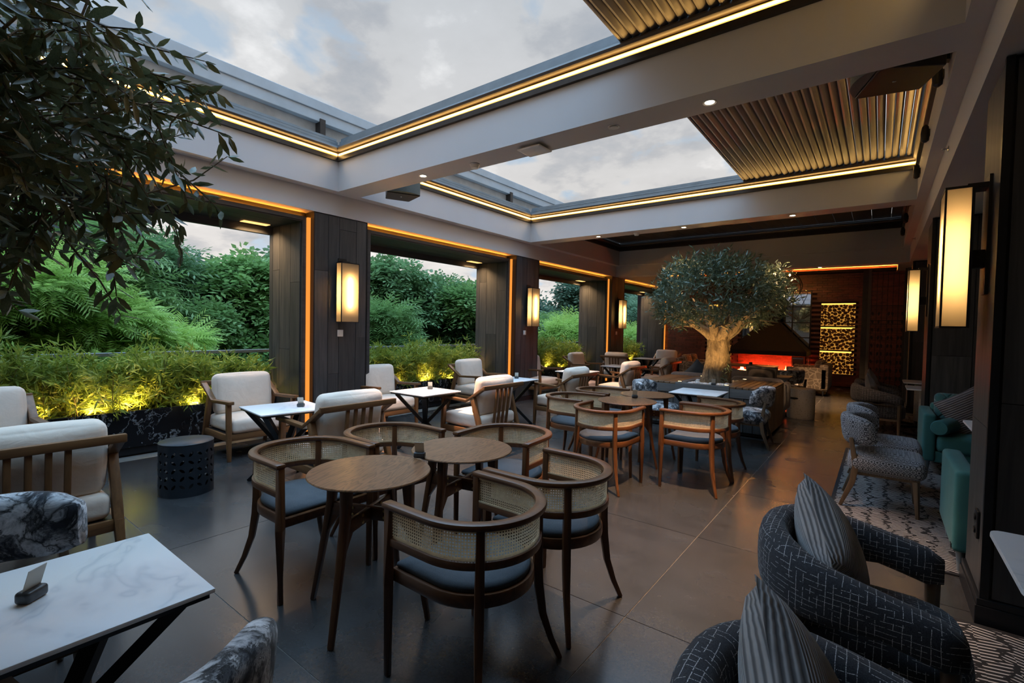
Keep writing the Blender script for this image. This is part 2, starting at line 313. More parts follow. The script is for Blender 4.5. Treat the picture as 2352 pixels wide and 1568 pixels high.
# ------------------------------------------------------------------ mesh helper
class MB:
    def __init__(s): s.v = []; s.f = []; s.mark = 0
    def add(s, vs, fs):
        b = len(s.v); s.mark = b; s.v.extend(tuple(p) for p in vs); s.f.extend(tuple(i+b for i in f) for f in fs); return s
    def xf(s, M, start=None):
        k = s.mark if start is None else start
        for i in range(k, len(s.v)): s.v[i] = tuple(M @ Vector(s.v[i]))
        return s
    def box(s, x0, x1, y0, y1, z0, z1):
        return s.add([(x0, y0, z0), (x1, y0, z0), (x1, y1, z0), (x0, y1, z0), (x0, y0, z1), (x1, y0, z1), (x1, y1, z1), (x0, y1, z1)],
                     [(0, 3, 2, 1), (4, 5, 6, 7), (0, 1, 5, 4), (1, 2, 6, 5), (2, 3, 7, 6), (3, 0, 4, 7)])
    def rbox(s, c, size, r=.03, n=3, puff=(0, 0, 0), m=3):
        # rounded box; puff bulges each pair of faces; m extra cells per face
        h = [d/2 for d in size]; r = min(r, *[q*.98 for q in h])
        def ticks(H):
            t = []
            for k in range(n): t.append(-H+r-r*math.cos(k/n*PI/2))
            t += [(-H+r)+(2*H-2*r)*k/m for k in range(m+1)]
            for k in range(n-1, -1, -1): t.append(H-r+r*math.cos(k/n*PI/2))
            return t
        T = [ticks(q) for q in h]; idx = {}; vs = []; fs = []
        def P(x, y, z):
            p = (x, y, z); key = tuple(round(q, 6) for q in p)
            if key in idx: return idx[key]
            inn = [max(-h[i]+r, min(h[i]-r, p[i])) for i in range(3)]; d = [p[i]-inn[i] for i in range(3)]; l = math.sqrt(sum(q*q for q in d))
            mx_ = max(abs(q) for q in d)
            q = [inn[i]+(d[i]/l*min(r, mx_) if l > 1e-9 else 0) for i in range(3)]
            for i in range(3):
                if puff[i]:
                    j, k = [a for a in range(3) if a != i]
                    w = max(0, 1-(p[j]/h[j])**2)*max(0, 1-(p[k]/h[k])**2); q[i] += puff[i]*w*(p[i]/h[i])
            idx[key] = len(vs); vs.append((q[0]+c[0], q[1]+c[1], q[2]+c[2])); return idx[key]
        for ax in range(3):
            j, k = (ax+1) % 3, (ax+2) % 3
            for sg in (-1, 1):
                for a_ in range(len(T[j])-1):
                    for b_ in range(len(T[k])-1):
                        q = []
                        for da, db in ((0, 0), (1, 0), (1, 1), (0, 1)):
                            p = [0, 0, 0]; p[ax] = sg*h[ax]; p[j] = T[j][a_+da]; p[k] = T[k][b_+db]; q.append(P(*p))
                        if sg < 0: q.reverse()
                        if len(set(q)) >= 3: fs.append(tuple(dict.fromkeys(q)))
        return s.add(vs, fs)
    def sweep(s, path, w, h=None, up=(0, 0, 1), n=None, closed=False, cap=True):
        # rectangular (w x h) or round (n sides) section along a path; w, h may be lists
        P = [Vector(p) for p in path]; m = len(P); up = Vector(up); rings = []
        W_ = w if isinstance(w, (list, tuple)) else [w]*m; H_ = (h if isinstance(h, (list, tuple)) else [h]*m) if h is not None else W_
        for i in range(m):
            t = (P[(i+1) % m]-P[i-1]) if closed else (P[min(i+1, m-1)]-P[max(i-1, 0)]); t.normalize()
            sd = t.cross(up)
            if sd.length < 1e-5: sd = t.cross(Vector((1, 0, .01)))
            sd.normalize(); u2 = sd.cross(t).normalized()
            k = 1.0
            if not closed and 0 < i < m-1:
                a_ = (P[i]-P[i-1]).normalized(); c_ = a_.dot(t); k = 1/max(.6, c_)
            if n: rings.append([P[i]+(sd*math.cos(q)*W_[i]+u2*math.sin(q)*H_[i]) for q in [2*PI*j/n for j in range(n)]])
            else: rings.append([P[i]+sd*W_[i]*.5*a+u2*H_[i]*.5*b*k for a, b in ((1, -1), (1, 1), (-1, 1), (-1, -1))])
        q = len(rings[0]); vs = [p for r_ in rings for p in r_]; fs = []
        for i in range(m if closed else m-1):
            for j in range(q):
                a0 = i*q+j; a1 = i*q+(j+1) % q; b0 = ((i+1) % m)*q+j; b1 = ((i+1) % m)*q+(j+1) % q; fs.append((a0, a1, b1, b0))
        if cap and not closed: fs += [tuple(reversed(range(q))), tuple(range((m-1)*q, m*q))]
        return s.add(vs, fs)
    def bar(s, a, b, w, h=None, up=(0, 0, 1), w2=None, h2=None):
        h = w if h is None else h
        return s.sweep([a, b], [w, w2 or w], [h, h2 or h], up)
    def lathe(s, prof, n=32, c=(0, 0, 0), cap=True):
        vs = []; fs = []
        for r, z in prof:
            for j in range(n): vs.append((c[0]+r*math.cos(2*PI*j/n), c[1]+r*math.sin(2*PI*j/n), c[2]+z))
        for i in range(len(prof)-1):
            for j in range(n): fs.append((i*n+j, i*n+(j+1) % n, (i+1)*n+(j+1) % n, (i+1)*n+j))
        if cap: fs += [tuple(reversed(range(n))), tuple(range((len(prof)-1)*n, len(prof)*n))]
        return s.add(vs, fs)
    def cyl(s, c, r, z0, z1, n=24): return s.lathe([(r, z0), (r, z1)], n, (c[0], c[1], 0))
    def prism(s, poly, z0, z1):
        n = len(poly); vs = [(x, y, z0) for x, y in poly]+[(x, y, z1) for x, y in poly]
        return s.add(vs, [tuple(reversed(range(n))), tuple(range(n, 2*n))]+[(i, (i+1) % n, n+(i+1) % n, n+i) for i in range(n)])
    def layers(s, poly, prof):
        # stacked scaled outlines: prof = [(scale, z)]
        n = len(poly); vs = []; fs = []
        cx = sum(p[0] for p in poly)/n; cy = sum(p[1] for p in poly)/n
        for k, z in prof:
            vs += [(cx+(x-cx)*k, cy+(y-cy)*k, z) for x, y in poly]
        for i in range(len(prof)-1):
            for j in range(n): fs.append((i*n+j, i*n+(j+1) % n, (i+1)*n+(j+1) % n, (i+1)*n+j))
        fs += [tuple(reversed(range(n))), tuple(range((len(prof)-1)*n, len(prof)*n))]
        return s.add(vs, fs)
    def mesh(s, name, mat=None, smooth=True, bevel=0, seg=2, angle=35):
        me = bpy.data.meshes.new(name); me.from_pydata(s.v, [], s.f); me.validate()
        if bevel:
            bm = bmesh.new(); bm.from_mesh(me)
            ed = [e_ for e_ in bm.edges if len(e_.link_faces) == 2 and e_.calc_face_angle(0) > .6]
            bmesh.ops.bevel(bm, geom=ed, offset=bevel, segments=seg, profile=.5, affect='EDGES', clamp_overlap=True); bm.to_mesh(me); bm.free()
        if smooth: me.shade_smooth(); me.set_sharp_from_angle(angle=math.radians(angle))
        if mat: me.materials.append(MATS[mat])
        return me
    def ob(s, name, mat, parent=None, loc=None, **k): return link(name, s.mesh(name, mat, **k), parent, loc)
def link(name, data, parent=None, loc=None, rot=None):
    o = bpy.data.objects.new(name, data); COL.objects.link(o)
    if parent: o.parent = parent
    if loc is not None: o.location = loc
    if rot is not None: o.rotation_euler = rot
    return o
def tag(o, label=None, cat=None, group=None, kind=None):
    if label: o['label'] = label
    if cat: o['category'] = cat
    if group: o['group'] = group
    if kind: o['kind'] = kind
    return o
def thing(name, label, cat, loc=(0, 0, 0), rz=0, group=None):
    return tag(link(name, None, None, loc, (0, 0, rz)), label, cat, group)
def struct(o): o['kind'] = 'structure'; return o
def tree_copy(o, parent=None):
    c = o.copy(); COL.objects.link(c); c.parent = parent
    for ch in [q for q in bpy.data.objects if q.parent == o]: tree_copy(ch, c)
    return c
CH = {}
def clone(root, loc, rz, label, group=None):
    # children looked up once per prototype
    def kids(o):
        if o.name not in CH: CH[o.name] = list(o.children)
        return CH[o.name]
    def cp(o, par):
        c = o.copy(); COL.objects.link(c); c.parent = par
        for k in kids(o): cp(k, c)
        return c
    c = cp(root, None); c.location = loc; c.rotation_euler = (0, 0, rz); c['label'] = label
    if group: c['group'] = group
    return c
class Proto:
    # first placement moves the prototype itself, later ones copy it
    def __init__(s, root): s.root = root; s.used = False
    def put(s, loc, rz, label, group=None):
        if len(loc) == 2: loc = (loc[0], loc[1], 0)
        if s.used: return clone(s.root, loc, rz, label, group)
        for o in [s.root]+list(s.root.children): CH[o.name] = list(o.children)
        s.used = True; r = s.root; r.location = loc; r.rotation_euler = (0, 0, rz); r['label'] = label
        if group: r['group'] = group
        return r
def light(name, kind, loc, energy, col, parent=None, **k):
    d = bpy.data.lights.new(name, kind); d.energy = energy; d.color = col
    rot = k.pop('rot', None)
    for a_, b_ in k.items(): setattr(d, a_, b_)
    return link(name, d, parent, loc, rot)
def leafmesh(name, mat, pos, dirs, size, base, faces, smooth=False, up=None, roll=None):
    # many copies of one leaf shape: base (k,3) with y along the leaf, z its normal
    pos = np.asarray(pos, float); d = np.asarray(dirs, float); d /= np.linalg.norm(d, axis=1, keepdims=True)+1e-9; N = len(pos)
    rv = RNG.normal(size=(N, 3)) if up is None else np.asarray(up, float)+RNG.normal(size=(N, 3))*.35
    sd = np.cross(d, rv); sd /= np.linalg.norm(sd, axis=1, keepdims=True)+1e-9; nn = np.cross(sd, d)
    b = np.asarray(base, float); sz = np.asarray(size, float).reshape(N, 1, 1)
    V = pos[:, None, :]+sz*(b[None, :, 0:1]*sd[:, None, :]+b[None, :, 1:2]*d[:, None, :]+b[None, :, 2:3]*nn[:, None, :])
    k = len(b); F = np.asarray(faces, int); FF = (F[None]+(np.arange(N)*k)[:, None, None]).reshape(-1, F.shape[1])
    me = bpy.data.meshes.new(name); me.vertices.add(N*k); me.vertices.foreach_set('co', V.reshape(-1).astype(np.float32))
    q = F.shape[1]; nf = len(FF); me.loops.add(nf*q); me.loops.foreach_set('vertex_index', FF.reshape(-1).astype(np.int32))
    me.polygons.add(nf); me.polygons.foreach_set('loop_start', (np.arange(nf)*q).astype(np.int32))
    me.update(); me.validate(); me.materials.append(MATS[mat])
    if smooth: me.shade_smooth()
    return me
OLIVE = ([(0, 0, 0), (.14, .38, .03), (0, .40, -.01), (-.14, .38, .03), (.11, .72, .02), (0, .75, -.02), (-.11, .72, .02), (0, 1, .03)],
         [(0, 1, 2, 2), (0, 2, 3, 3), (1, 4, 5, 2), (2, 5, 6, 3), (4, 7, 5, 5), (5, 7, 6, 6)])
def tri_faces(fs): return [f[:3] if f[2] == f[3] else f for f in fs]
OL4 = ([(0, 0, 0), (.12, .45, .03), (0, 1, 0), (-.12, .45, .03)], [(0, 1, 2, 3)])
BLADE = ([(0, 0, 0), (.075, .35, .02), (0, 1, -.12), (-.075, .35, .02)], [(0, 1, 2, 3)])
def spray(nl, lw, ll, spread=.9):
    # a frond: leaflets on both sides of a midrib
    b = []; f = []
    for i in range(nl):
        t = (i+.5)/nl; side = 1 if i % 2 else -1; L_ = ll*(1-.45*abs(t-.45))
        ax, ay = side*spread, .62; q = math.hypot(ax, ay); ax /= q; ay /= q; o = (0, t, -.22*t*t)
        nx, ny = -ay, ax; k = len(b)
        b += [o, (o[0]+ax*L_*.5+nx*lw, o[1]+ay*L_*.5+ny*lw, o[2]-.03), (o[0]+ax*L_, o[1]+ay*L_, o[2]-.1), (o[0]+ax*L_*.5-nx*lw, o[1]+ay*L_*.5-ny*lw, o[2]-.03)]
        f.append((k, k+1, k+2, k+3))
    return b, f

# ================================================================== THE SETTING
XW, XF, XRW, XRF = -5.75, -5.61, .415, .31
Y0, Y1 = -5.0, 16.35
COLS = [(-.95+4.28*0, -.15), (3.33, 4.13), (7.61, 8.41), (11.89, 12.69)]
# floor: grout bed with one object per slab
fl = struct(MB().box(-6.9, 2.6, Y0, Y1, -.12, -.004).ob('floor', 'grout', smooth=False))
TX, TY = 2.63, 1.243
tile_me = MB().box(-TX/2+.0025, TX/2-.0025, -TY/2+.0025, TY/2-.0025, -.012, 0).mesh('tile', 'floor_tile', smooth=False)
for i in range(-2, 2):
    for j in range(-5, 13):
        x0 = -1.005+i*TX; y0 = 1.09+j*TY
        if y0+TY < Y0 or y0 > Y1: continue
        ax0, ax1, ay0, ay1 = max(x0, -6.9), min(x0+TX, 2.6), max(y0, Y0), min(y0+TY, Y1)
        if (ax0, ax1, ay0, ay1) == (x0, x0+TX, y0, y0+TY): link('tile', tile_me, fl, (x0+TX/2, y0+TY/2, 0))
        elif ax1-ax0 > .05 and ay1-ay0 > .05:
            cx, cy = (ax0+ax1)/2, (ay0+ay1)/2; MB().box(ax0-cx+.0025, ax1-cx-.0025, ay0-cy+.0025, ay1-cy-.0025, -.012, 0).ob('tile', 'floor_tile', fl, (cx, cy, 0), smooth=False)
# ceiling grid: beams around the roof openings
BEAM = [(-.70, -.365), (3.58, 3.915), (7.87, 8.20)]
c = MB()
c.box(-6.3, XF, Y0, Y1, 3.2, 3.58); c.box(XRF, 2.6, Y0, Y1, 3.2, 3.58)
for a_, b_ in BEAM: c.box(XF, XRF, a_, b_, 3.2, 3.58)
c.box(XF, XRF, 12.0, 12.45, 3.2, 3.58); c.box(XF, XRF, 12.45, Y1, 3.34, 3.58); c.box(XF, XRF, Y0, -.70, 3.25, 3.58)
struct(c.ob('ceiling', 'paint', smooth=False))
w_ = MB(); w_.box(-6.3, XW, Y0, Y1, 2.92, 3.2)
struct(w_.ob('wall_left', 'paint', smooth=False))
w_ = MB(); w_.box(XRW, 2.6, Y0, 12.12, 2.92, 3.2)
struct(w_.ob('wall_right', 'paint', smooth=False))
struct(MB().box(-6.3, 2.6, 12.12, 12.45, 2.92, 3.2).ob('wall_bulkhead', 'paint', smooth=False))
struct(MB().box(2.5, 2.6, Y0, Y1, 0, 2.92).ob('wall_alcove', 'plank', smooth=False))
struct(MB().box(-6.9, 2.6, Y0-.1, Y0, 0, 3.3).ob('wall_back', 'paint', smooth=False))
# roof rails round each opening, LED strips, louvers
tn = [0]
def trim(mb, mat, **k):
    tn[0] += 1; return struct(mb.ob('trim_%d' % tn[0], mat, **k))
BAYS = [(-.365, 3.58, True), (3.915, 7.87, True), (8.20, 12.0, False)]
led_no = 0
for bi, (ya, yb, op) in enumerate(BAYS):
    # slim dark channel below the strip, brown cover above it, grey gutter lip on top
    m = MB()
    m.box(XF, XF+.035, ya, yb, 3.575, 3.625); m.box(XRF-.035, XRF, ya, yb, 3.575, 3.625)
    m.box(XF+.035, XRF-.035, ya, ya+.035, 3.575, 3.625); m.box(XF+.035, XRF-.035, yb-.035, yb, 3.575, 3.625)
    m.box(XF-.04, XF, ya, yb, 3.58, 3.70); m.box(XRF, XRF+.04, ya, yb, 3.58, 3.70)
    m.box(XF, XRF, ya-.04, ya, 3.58, 3.70); m.box(XF, XRF, yb, yb+.04, 3.58, 3.70)
    trim(m, 'bronze_frame', smooth=False)
    m = MB()
    for x, sx in ((XF, 1), (XRF, -1)): m.sweep([(x+sx*.012, ya, 3.725), (x+sx*.012, yb, 3.725)], .05, .035, n=10)
    for y, sy in ((ya, 1), (yb, -1)): m.sweep([(XF, y+sy*.012, 3.725), (XRF, y+sy*.012, 3.725)], .05, .035, n=10)
    trim(m, 'rail_brown')
    m = MB()
    for x, sx in ((XF, -1), (XRF, 1)):
        for dz, o_ in ((3.76, .0), (3.80, .02), (3.845, .05)): m.box(min(x, x+sx*.10)+sx*o_, max(x, x+sx*.10)+sx*o_, ya, yb, dz, dz+.030)
    for y, sy in ((ya, -1), (yb, 1)):
        for dz, o_ in ((3.755, -.01), (3.80, .01), (3.842, .03)): m.box(XF, XRF, min(y, y+sy*.10)+sy*o_, max(y, y+sy*.10)+sy*o_, dz, dz+.034)
    trim(m, 'rail_grey' if op else 'rail_brown', smooth=False)
    m = MB()
    for x in (XF, XRF): m.box(x-.02, x+.02, ya, ya+.03, 3.6, 3.72).box(x-.02, x+.02, yb-.03, yb, 3.6, 3.72)
    trim(m, 'rail_brown', smooth=False)
    if op:
        t_ = .005
        for side in ('window', 'inner', 'near', 'far'):
            lab = {0: 'near', 1: 'second'}[bi]
            words = {'window': 'window side', 'inner': 'column side', 'near': 'near beam', 'far': 'far beam'}[side]
            r_ = thing('led_strip', 'warm glowing LED strip along the %s of the %s open roof bay' % (words, lab), 'light strip', group='roof light strips')
            m = MB(); e_ = MB()
            if side == 'window': m.box(XF+.002, XF+.02, ya+.03, yb-.03, 3.648, 3.664); e_.box(XF+.001, XF+.012, ya+.03, yb-.03, 3.637, 3.648).box(XF+.001, XF+.012, ya+.03, yb-.03, 3.664, 3.675)
            if side == 'inner': m.box(XRF-.02, XRF-.002, ya+.03, yb-.03, 3.648, 3.664); e_.box(XRF-.012, XRF-.001, ya+.03, yb-.03, 3.637, 3.648).box(XRF-.012, XRF-.001, ya+.03, yb-.03, 3.664, 3.675)
            if side == 'near': m.box(XF+.03, XRF-.03, ya+.002, ya+.02, 3.648, 3.664); e_.box(XF+.03, XRF-.03, ya+.001, ya+.012, 3.637, 3.648).box(XF+.03, XRF-.03, ya+.001, ya+.012, 3.664, 3.675)
            if side == 'far': m.box(XF+.03, XRF-.03, yb-.02, yb-.002, 3.648, 3.664); e_.box(XF+.03, XRF-.03, yb-.012, yb-.001, 3.637, 3.648).box(XF+.03, XRF-.03, yb-.012, yb-.001, 3.664, 3.675)
            m.ob('strip', 'led', r_, smooth=False); e_.ob('diffuser_edge', 'led_edge', r_, smooth=False)
# louvered roof: each louver an object
lv = MB(); n_ = 6
prof = [(-.034, .0), (-.030, -.012), (-.012, -.018), (.012, -.010), (.030, .004), (.034, .014), (.034, .03), (-.034, .03)]
for bi, (ya, yb, op) in enumerate(BAYS):
    Lh = (yb-ya)/2-.02
    if op:
        root = thing('louver_roof', ['brown louvers stacked open over the near bay', 'brown louvers stacked half open over the second bay'][bi], 'roof', (0, 0, 0))
        mb = MB(); nP = len(prof); mb.add([(x, -Lh, z) for x, z in prof]+[(x, Lh, z) for x, z in prof], [tuple(range(nP)), tuple(reversed(range(nP, 2*nP)))]+[(i, nP+i, nP+(i+1) % nP, (i+1) % nP) for i in range(nP)])
        me = mb.mesh('louver', 'louver')
        k = 0; x = -1.635
        while x < .24:
            link('louver', me, root, (x, (ya+yb)/2, 3.765+.006*math.sin(k*2.4)), (0, random.uniform(-.06, .06), 0)); x += .0715; k += 1
        MB().box(-1.70, -1.672, ya+.02, yb-.02, 3.75, 3.84).ob('end_louver', 'louver', root, smooth=False, bevel=.008)
    else:
        root = thing('louver_roof', 'dark louvers closed flat over the third bay', 'roof')
        me = MB().box(-.148, .148, -Lh, Lh, 0, .03).mesh('louver', 'rail_brown', smooth=False, bevel=.006)
        x = XF+.16
        while x < XRF+.05: link('louver', me, root, (x, (ya+yb)/2, 3.79)); x += .30
# coping along the outer edge of the roof
m = MB().box(-6.36, -6.30, -1.5, Y1, 3.58, 4.40); trim(m, 'coping_wall', smooth=False)
m = MB().box(-6.42, -6.18, -1.5, Y1, 4.40, 4.53).box(-6.30, -6.20, -1.5, Y1, 4.26, 4.40); trim(m, 'coping', smooth=False, bevel=.006)
m = MB()
for y in (3.72, 7.99): m.box(-6.3, -6.18, y-.06, y+.02, 3.58, 4.3)
trim(m, 'bronze_frame', smooth=False)

# ------------------------------------------------------------------ left columns and portals
def planks(root, face, a0, divs, lo, hi, joints, name='plank', th=.016, mat='plank'):
    # vertical boards. face: 'x+' (front at X=a0, divs along Y) or 'y-'/'y+' (front at Y=a0, divs along X)
    for i in range(len(divs)-1):
        d0, d1 = sorted((divs[i], divs[i+1])); zs = [lo]+[j for j in sorted(joints[i % len(joints)]) if lo+.05 < j < hi-.05]+[hi]; g = .003
        for k in range(len(zs)-1):
            z0, z1 = zs[k]+g*.6, zs[k+1]-g*.6; cz = (z0+z1)/2; cd = (d0+d1)/2; hw = (d1-d0)/2-g
            if face == 'x+': MB().box(-th, 0, -hw, hw, z0-cz, z1-cz).ob(name, mat, root, (a0, cd, cz), smooth=False)
            elif face == 'x-': MB().box(0, th, -hw, hw, z0-cz, z1-cz).ob(name, mat, root, (a0, cd, cz), smooth=False)
            elif face == 'y-': MB().box(-hw, hw, 0, th, z0-cz, z1-cz).ob(name, mat, root, (cd, a0, cz), smooth=False)
            else: MB().box(-hw, hw, -th, 0, z0-cz, z1-cz).ob(name, mat, root, (cd, a0, cz), smooth=False)
JC = [[1.18, ], [2.05], [.70], [2.62]]
JJ = [[1.55], [2.2, .6], [1.15], [2.02]]
names = ['pillar behind the foreground olive branch', 'first dark plank-clad column beyond the foreground window', 'second plank-clad column on the window side', 'third plank-clad column on the window side']
for ci, (ya, yb) in enumerate(COLS):
    root = tag(struct(link('wall_column_%d' % (ci+1), None)), None)
    MB().box(-6.64, XW-.016, ya+.004, yb-.004, 0, 2.915).ob('core', 'black_satin', root, smooth=False)
    d = yb-ya; divs = [ya+.012, ya+.205, ya+.365, ya+.625, yb-.012]
    planks(root, 'x+', XW, divs, .09, 2.905, [[z+.13*ci for z in JC[(q+ci) % 4]] for q in range(4)])
    MB().box(XW-.016, XW+.012, ya+.004, yb-.004, 0, .085).ob('skirting', 'black_satin', root, smooth=False)
    MB().box(XW-.02, XW+.004, ya, ya+.012, 0, 2.915).box(XW-.02, XW+.004, yb-.012, yb, 0, 2.915).ob('edge_trim', 'black_metal', root, smooth=False)
# portals: dark timber frames standing in the openings
PORT = [(-.07, 3.284), (4.21, 7.537), (8.49, 11.84), (12.77, 16.19)]
for pi, (ya, yb) in enumerate(PORT):
    root = struct(link('window_%d' % (pi+1), None))
    t_ = .05; xi, xo = -5.85, -6.68
    MB().box(xo, xi, yb-t_, yb, 0, 2.85).box(xo, xi, ya, ya+t_, 0, 2.85).ob('jamb', 'plank_head', root, smooth=False)
    MB().box(xo, xi, ya+t_, yb-t_, 2.80, 2.85).box(xo, xo+.06, ya+t_, yb-t_, 2.685, 2.80).box(xo, xo+.02, ya-.1, yb+.1, 2.685, 2.95).ob('head', 'plank_head', root, smooth=False, bevel=.003)
    for k_ in range(3): MB().box(xo+.07+k_*.25, xo+.07+k_*.25+.244, ya+t_, yb-t_, 2.786, 2.80).ob('head_plank', 'plank_head', root, smooth=False)
    planks(root, 'y-', yb-t_-.014, [xo, -6.587, -6.40, -6.122, -5.885], .02, 2.786, [[z+.2*pi for z in JJ[q]] for q in range(4)], th=.014)
    planks(root, 'y+', ya+t_+.014, [xo, -6.45, -6.2, -5.885], .02, 2.786, [[1.4], [.9], [2.0]], th=.014)
    # cove: LED hidden on top of the head, lit strip in the gap beside the column
    MB().box(-6.0, -5.96, ya-.06, yb+.04, 2.85, 2.92).ob('cove_back', 'plank_head', root, smooth=False)
    MB().box(-5.955, -5.935, ya, yb, 2.852, 2.862).ob('cove_led', 'led_cove', root, smooth=False)
    MB().box(-5.90, -5.825, yb+.004, yb+.044, .10, 2.84).ob('gap_led', 'led_side', root, smooth=False)
    MB().box(-6.05, -5.97, yb, yb+.06, 0, 2.92).ob('gap_back', 'plank_head', root, smooth=False)
    # recessed soffit lamp
    MB().box(-6.56, -6.44, yb-.50, yb-.17, 2.779, 2.784).ob('soffit_lamp', 'soffit_lamp', root, smooth=False)
    light('soffit_light', 'AREA', (-6.5, yb-.33, 2.77), 3.2, (1, .62, .30), root, shape='RECTANGLE', size=.12, size_y=.3, spread=2.2)
# planter trough in black marble, one slab per section
for wi, (ya, yb) in enumerate(PORT):
    ya, yb = ya+.07, yb-.07; nm = ['foreground', 'second', 'third', 'fourth'][wi]
    pl = thing('planter_trough', 'black marble planter trough with bamboo in the %s window' % nm, 'planter', (0, 0, 0), 0, 'marble planter troughs')
    n = 2 if wi else 3; cut = [ya, .98, 2.33, yb] if wi == 0 else [ya+(yb-ya)*k/n for k in range(n+1)]
    for k in range(n):
        hw = (cut[k+1]-cut[k])/2
        MB().box(-.02, 0, -hw+.002, hw-.002, .10, .50).ob('marble_slab', 'black_marble', pl, (-6.45, (cut[k]+cut[k+1])/2, 0), smooth=False, bevel=.003)
        if k: MB().box(-6.93, -6.47, cut[k]-.03, cut[k]+.03, .40, .495).ob('divider', 'rail_grey', pl, smooth=False)
    MB().box(-6.99, -6.93, ya, yb, 0, .50).box(-6.93, -6.47, ya, yb, .02, .12).ob('liner', 'black_satin', pl, smooth=False)
    tag(MB().box(-6.93, -6.475, ya, yb, .12, .42).ob('soil', 'soil', pl, smooth=False), kind='stuff')
    MB().box(-6.53, -6.50, ya, yb, .004, .10).ob('plinth', 'black_satin', pl, smooth=False)
toe = thing('toe_light', 'amber LED strip glowing under the marble planter', 'light strip')
MB().box(-6.495, -6.48, 2.3, 3.2, .085, .095).ob('strip', 'led_toe', toe, smooth=False)
# glass balustrade
bl = thing('balustrade', 'glass balustrade with dark rail outside the planter', 'balustrade')
y = -1.5
while y < 16.4:
    MB().box(-.006, .006, .01, 1.48, .15, 1.06).ob('glass_pane', 'glass', bl, (-7.12, y, 0), smooth=False); y += 1.5
MB().box(-7.15, -7.09, -1.5, 16.5, 1.06, 1.105).ob('rail', 'rail_grey', bl, smooth=False, bevel=.006)
struct(MB().box(-7.2, -7.0, -1.5, 16.5, -.4, .15).ob('wall_parapet', 'coping_wall', smooth=False))

# ------------------------------------------------------------------ right columns
RC = [(3.47, 4.03), (7.70, 8.36), (11.98, 12.6), (-.81, -.25)]
for ci, (ya, yb) in enumerate(RC):
    root = struct(link('wall_pier_%d' % (ci+1), None)); xf = .465
    MB().box(xf+.016, 1.25, ya+.016, yb, 0, 2.92).ob('core', 'black_satin', root, smooth=False)
    planks(root, 'x-', xf, [ya+.03, yb-.02], .14, 2.90, [[1.02]])
    planks(root, 'y-', ya, [xf+.04, xf+.40, xf+.77], .14, 2.90, [[1.16+.1*ci], [1.6]])
    MB().box(xf-.004, xf+.03, ya-.008, ya+.022, 0, 2.915).ob('edge_trim', 'black_metal', root, smooth=False)
    MB().box(xf-.022, 1.25, ya-.022, yb+.005, 0, .10).box(xf-.016, 1.25, ya-.016, yb, .10, .135).ob('skirting', 'black_satin', root, smooth=False, bevel=.004)
so = thing('power_socket', 'small black double socket low on the nearest right column', 'socket', (.465, 3.62, .48), 0)
MB().rbox((-.007, 0, 0), (.014, .085, .15), .005, 2).ob('plate', 'black_satin', so)
MB().cyl((0, 0), .018, 0, .006, 16).xf(Matrix.Translation((-.014, 0, .035)) @ Matrix.Rotation(-PI/2, 4, 'Y')).ob('outlet', 'black_metal', so)
MB().cyl((0, 0), .018, 0, .006, 16).xf(Matrix.Translation((-.014, 0, -.035)) @ Matrix.Rotation(-PI/2, 4, 'Y')).ob('outlet', 'black_metal', so)

# ------------------------------------------------------------------ end wall: glazed bricks, mirror, log niches
ew = struct(MB().box(-6.9, 2.6, Y1, Y1+.15, 0, 3.4).ob('wall_end', 'mortar', smooth=False))
bm_ = MB(); holes = [(-3.42, -1.60, .25, 2.74), (-1.36, -.54, .33, 2.40), (-4.45, -3.72, .33, 2.40)]
bh, bw = .066, .245; z = .02; row = 0
while z < 3.33:
    x = -6.0+(row % 2)*bw/2
    while x < .9:
        cx, cz = x+bw/2, z+bh/2
        if not any(h[0]-.02 < cx < h[1]+.02 and h[2] < cz < h[3] for h in holes):
            pr_ = random.uniform(.0, .012); bm_.box(x+.003, x+bw-.003, Y1-.035-pr_, Y1+.01, z+.003, z+bh-.003)
        x += bw
    z += bh; row += 1
bk = bm_.ob('brick', 'brick', ew, smooth=False); tag(bk, kind='stuff')
mr = thing('mirror', 'tall mirror with dark glazing bars behind the fireplace hood', 'mirror', (-2.51, Y1-.045, 0))
MB().box(-.91, .91, -.004, .0, .25, 2.74).ob('mirror_glass', 'mirror', mr, smooth=False)
m = MB()
for z in (.25, .80, 1.36, 1.80, 2.26, 2.72): m.box(-.91, .91, -.03, -.004, z-.014, z+.014)
for x in (-.91, -.45, .0, .45, .91): m.box(x-.016, x+.016, -.03, -.004, .25, 2.74)
m.ob('glazing_bar', 'black_metal', mr, smooth=False)
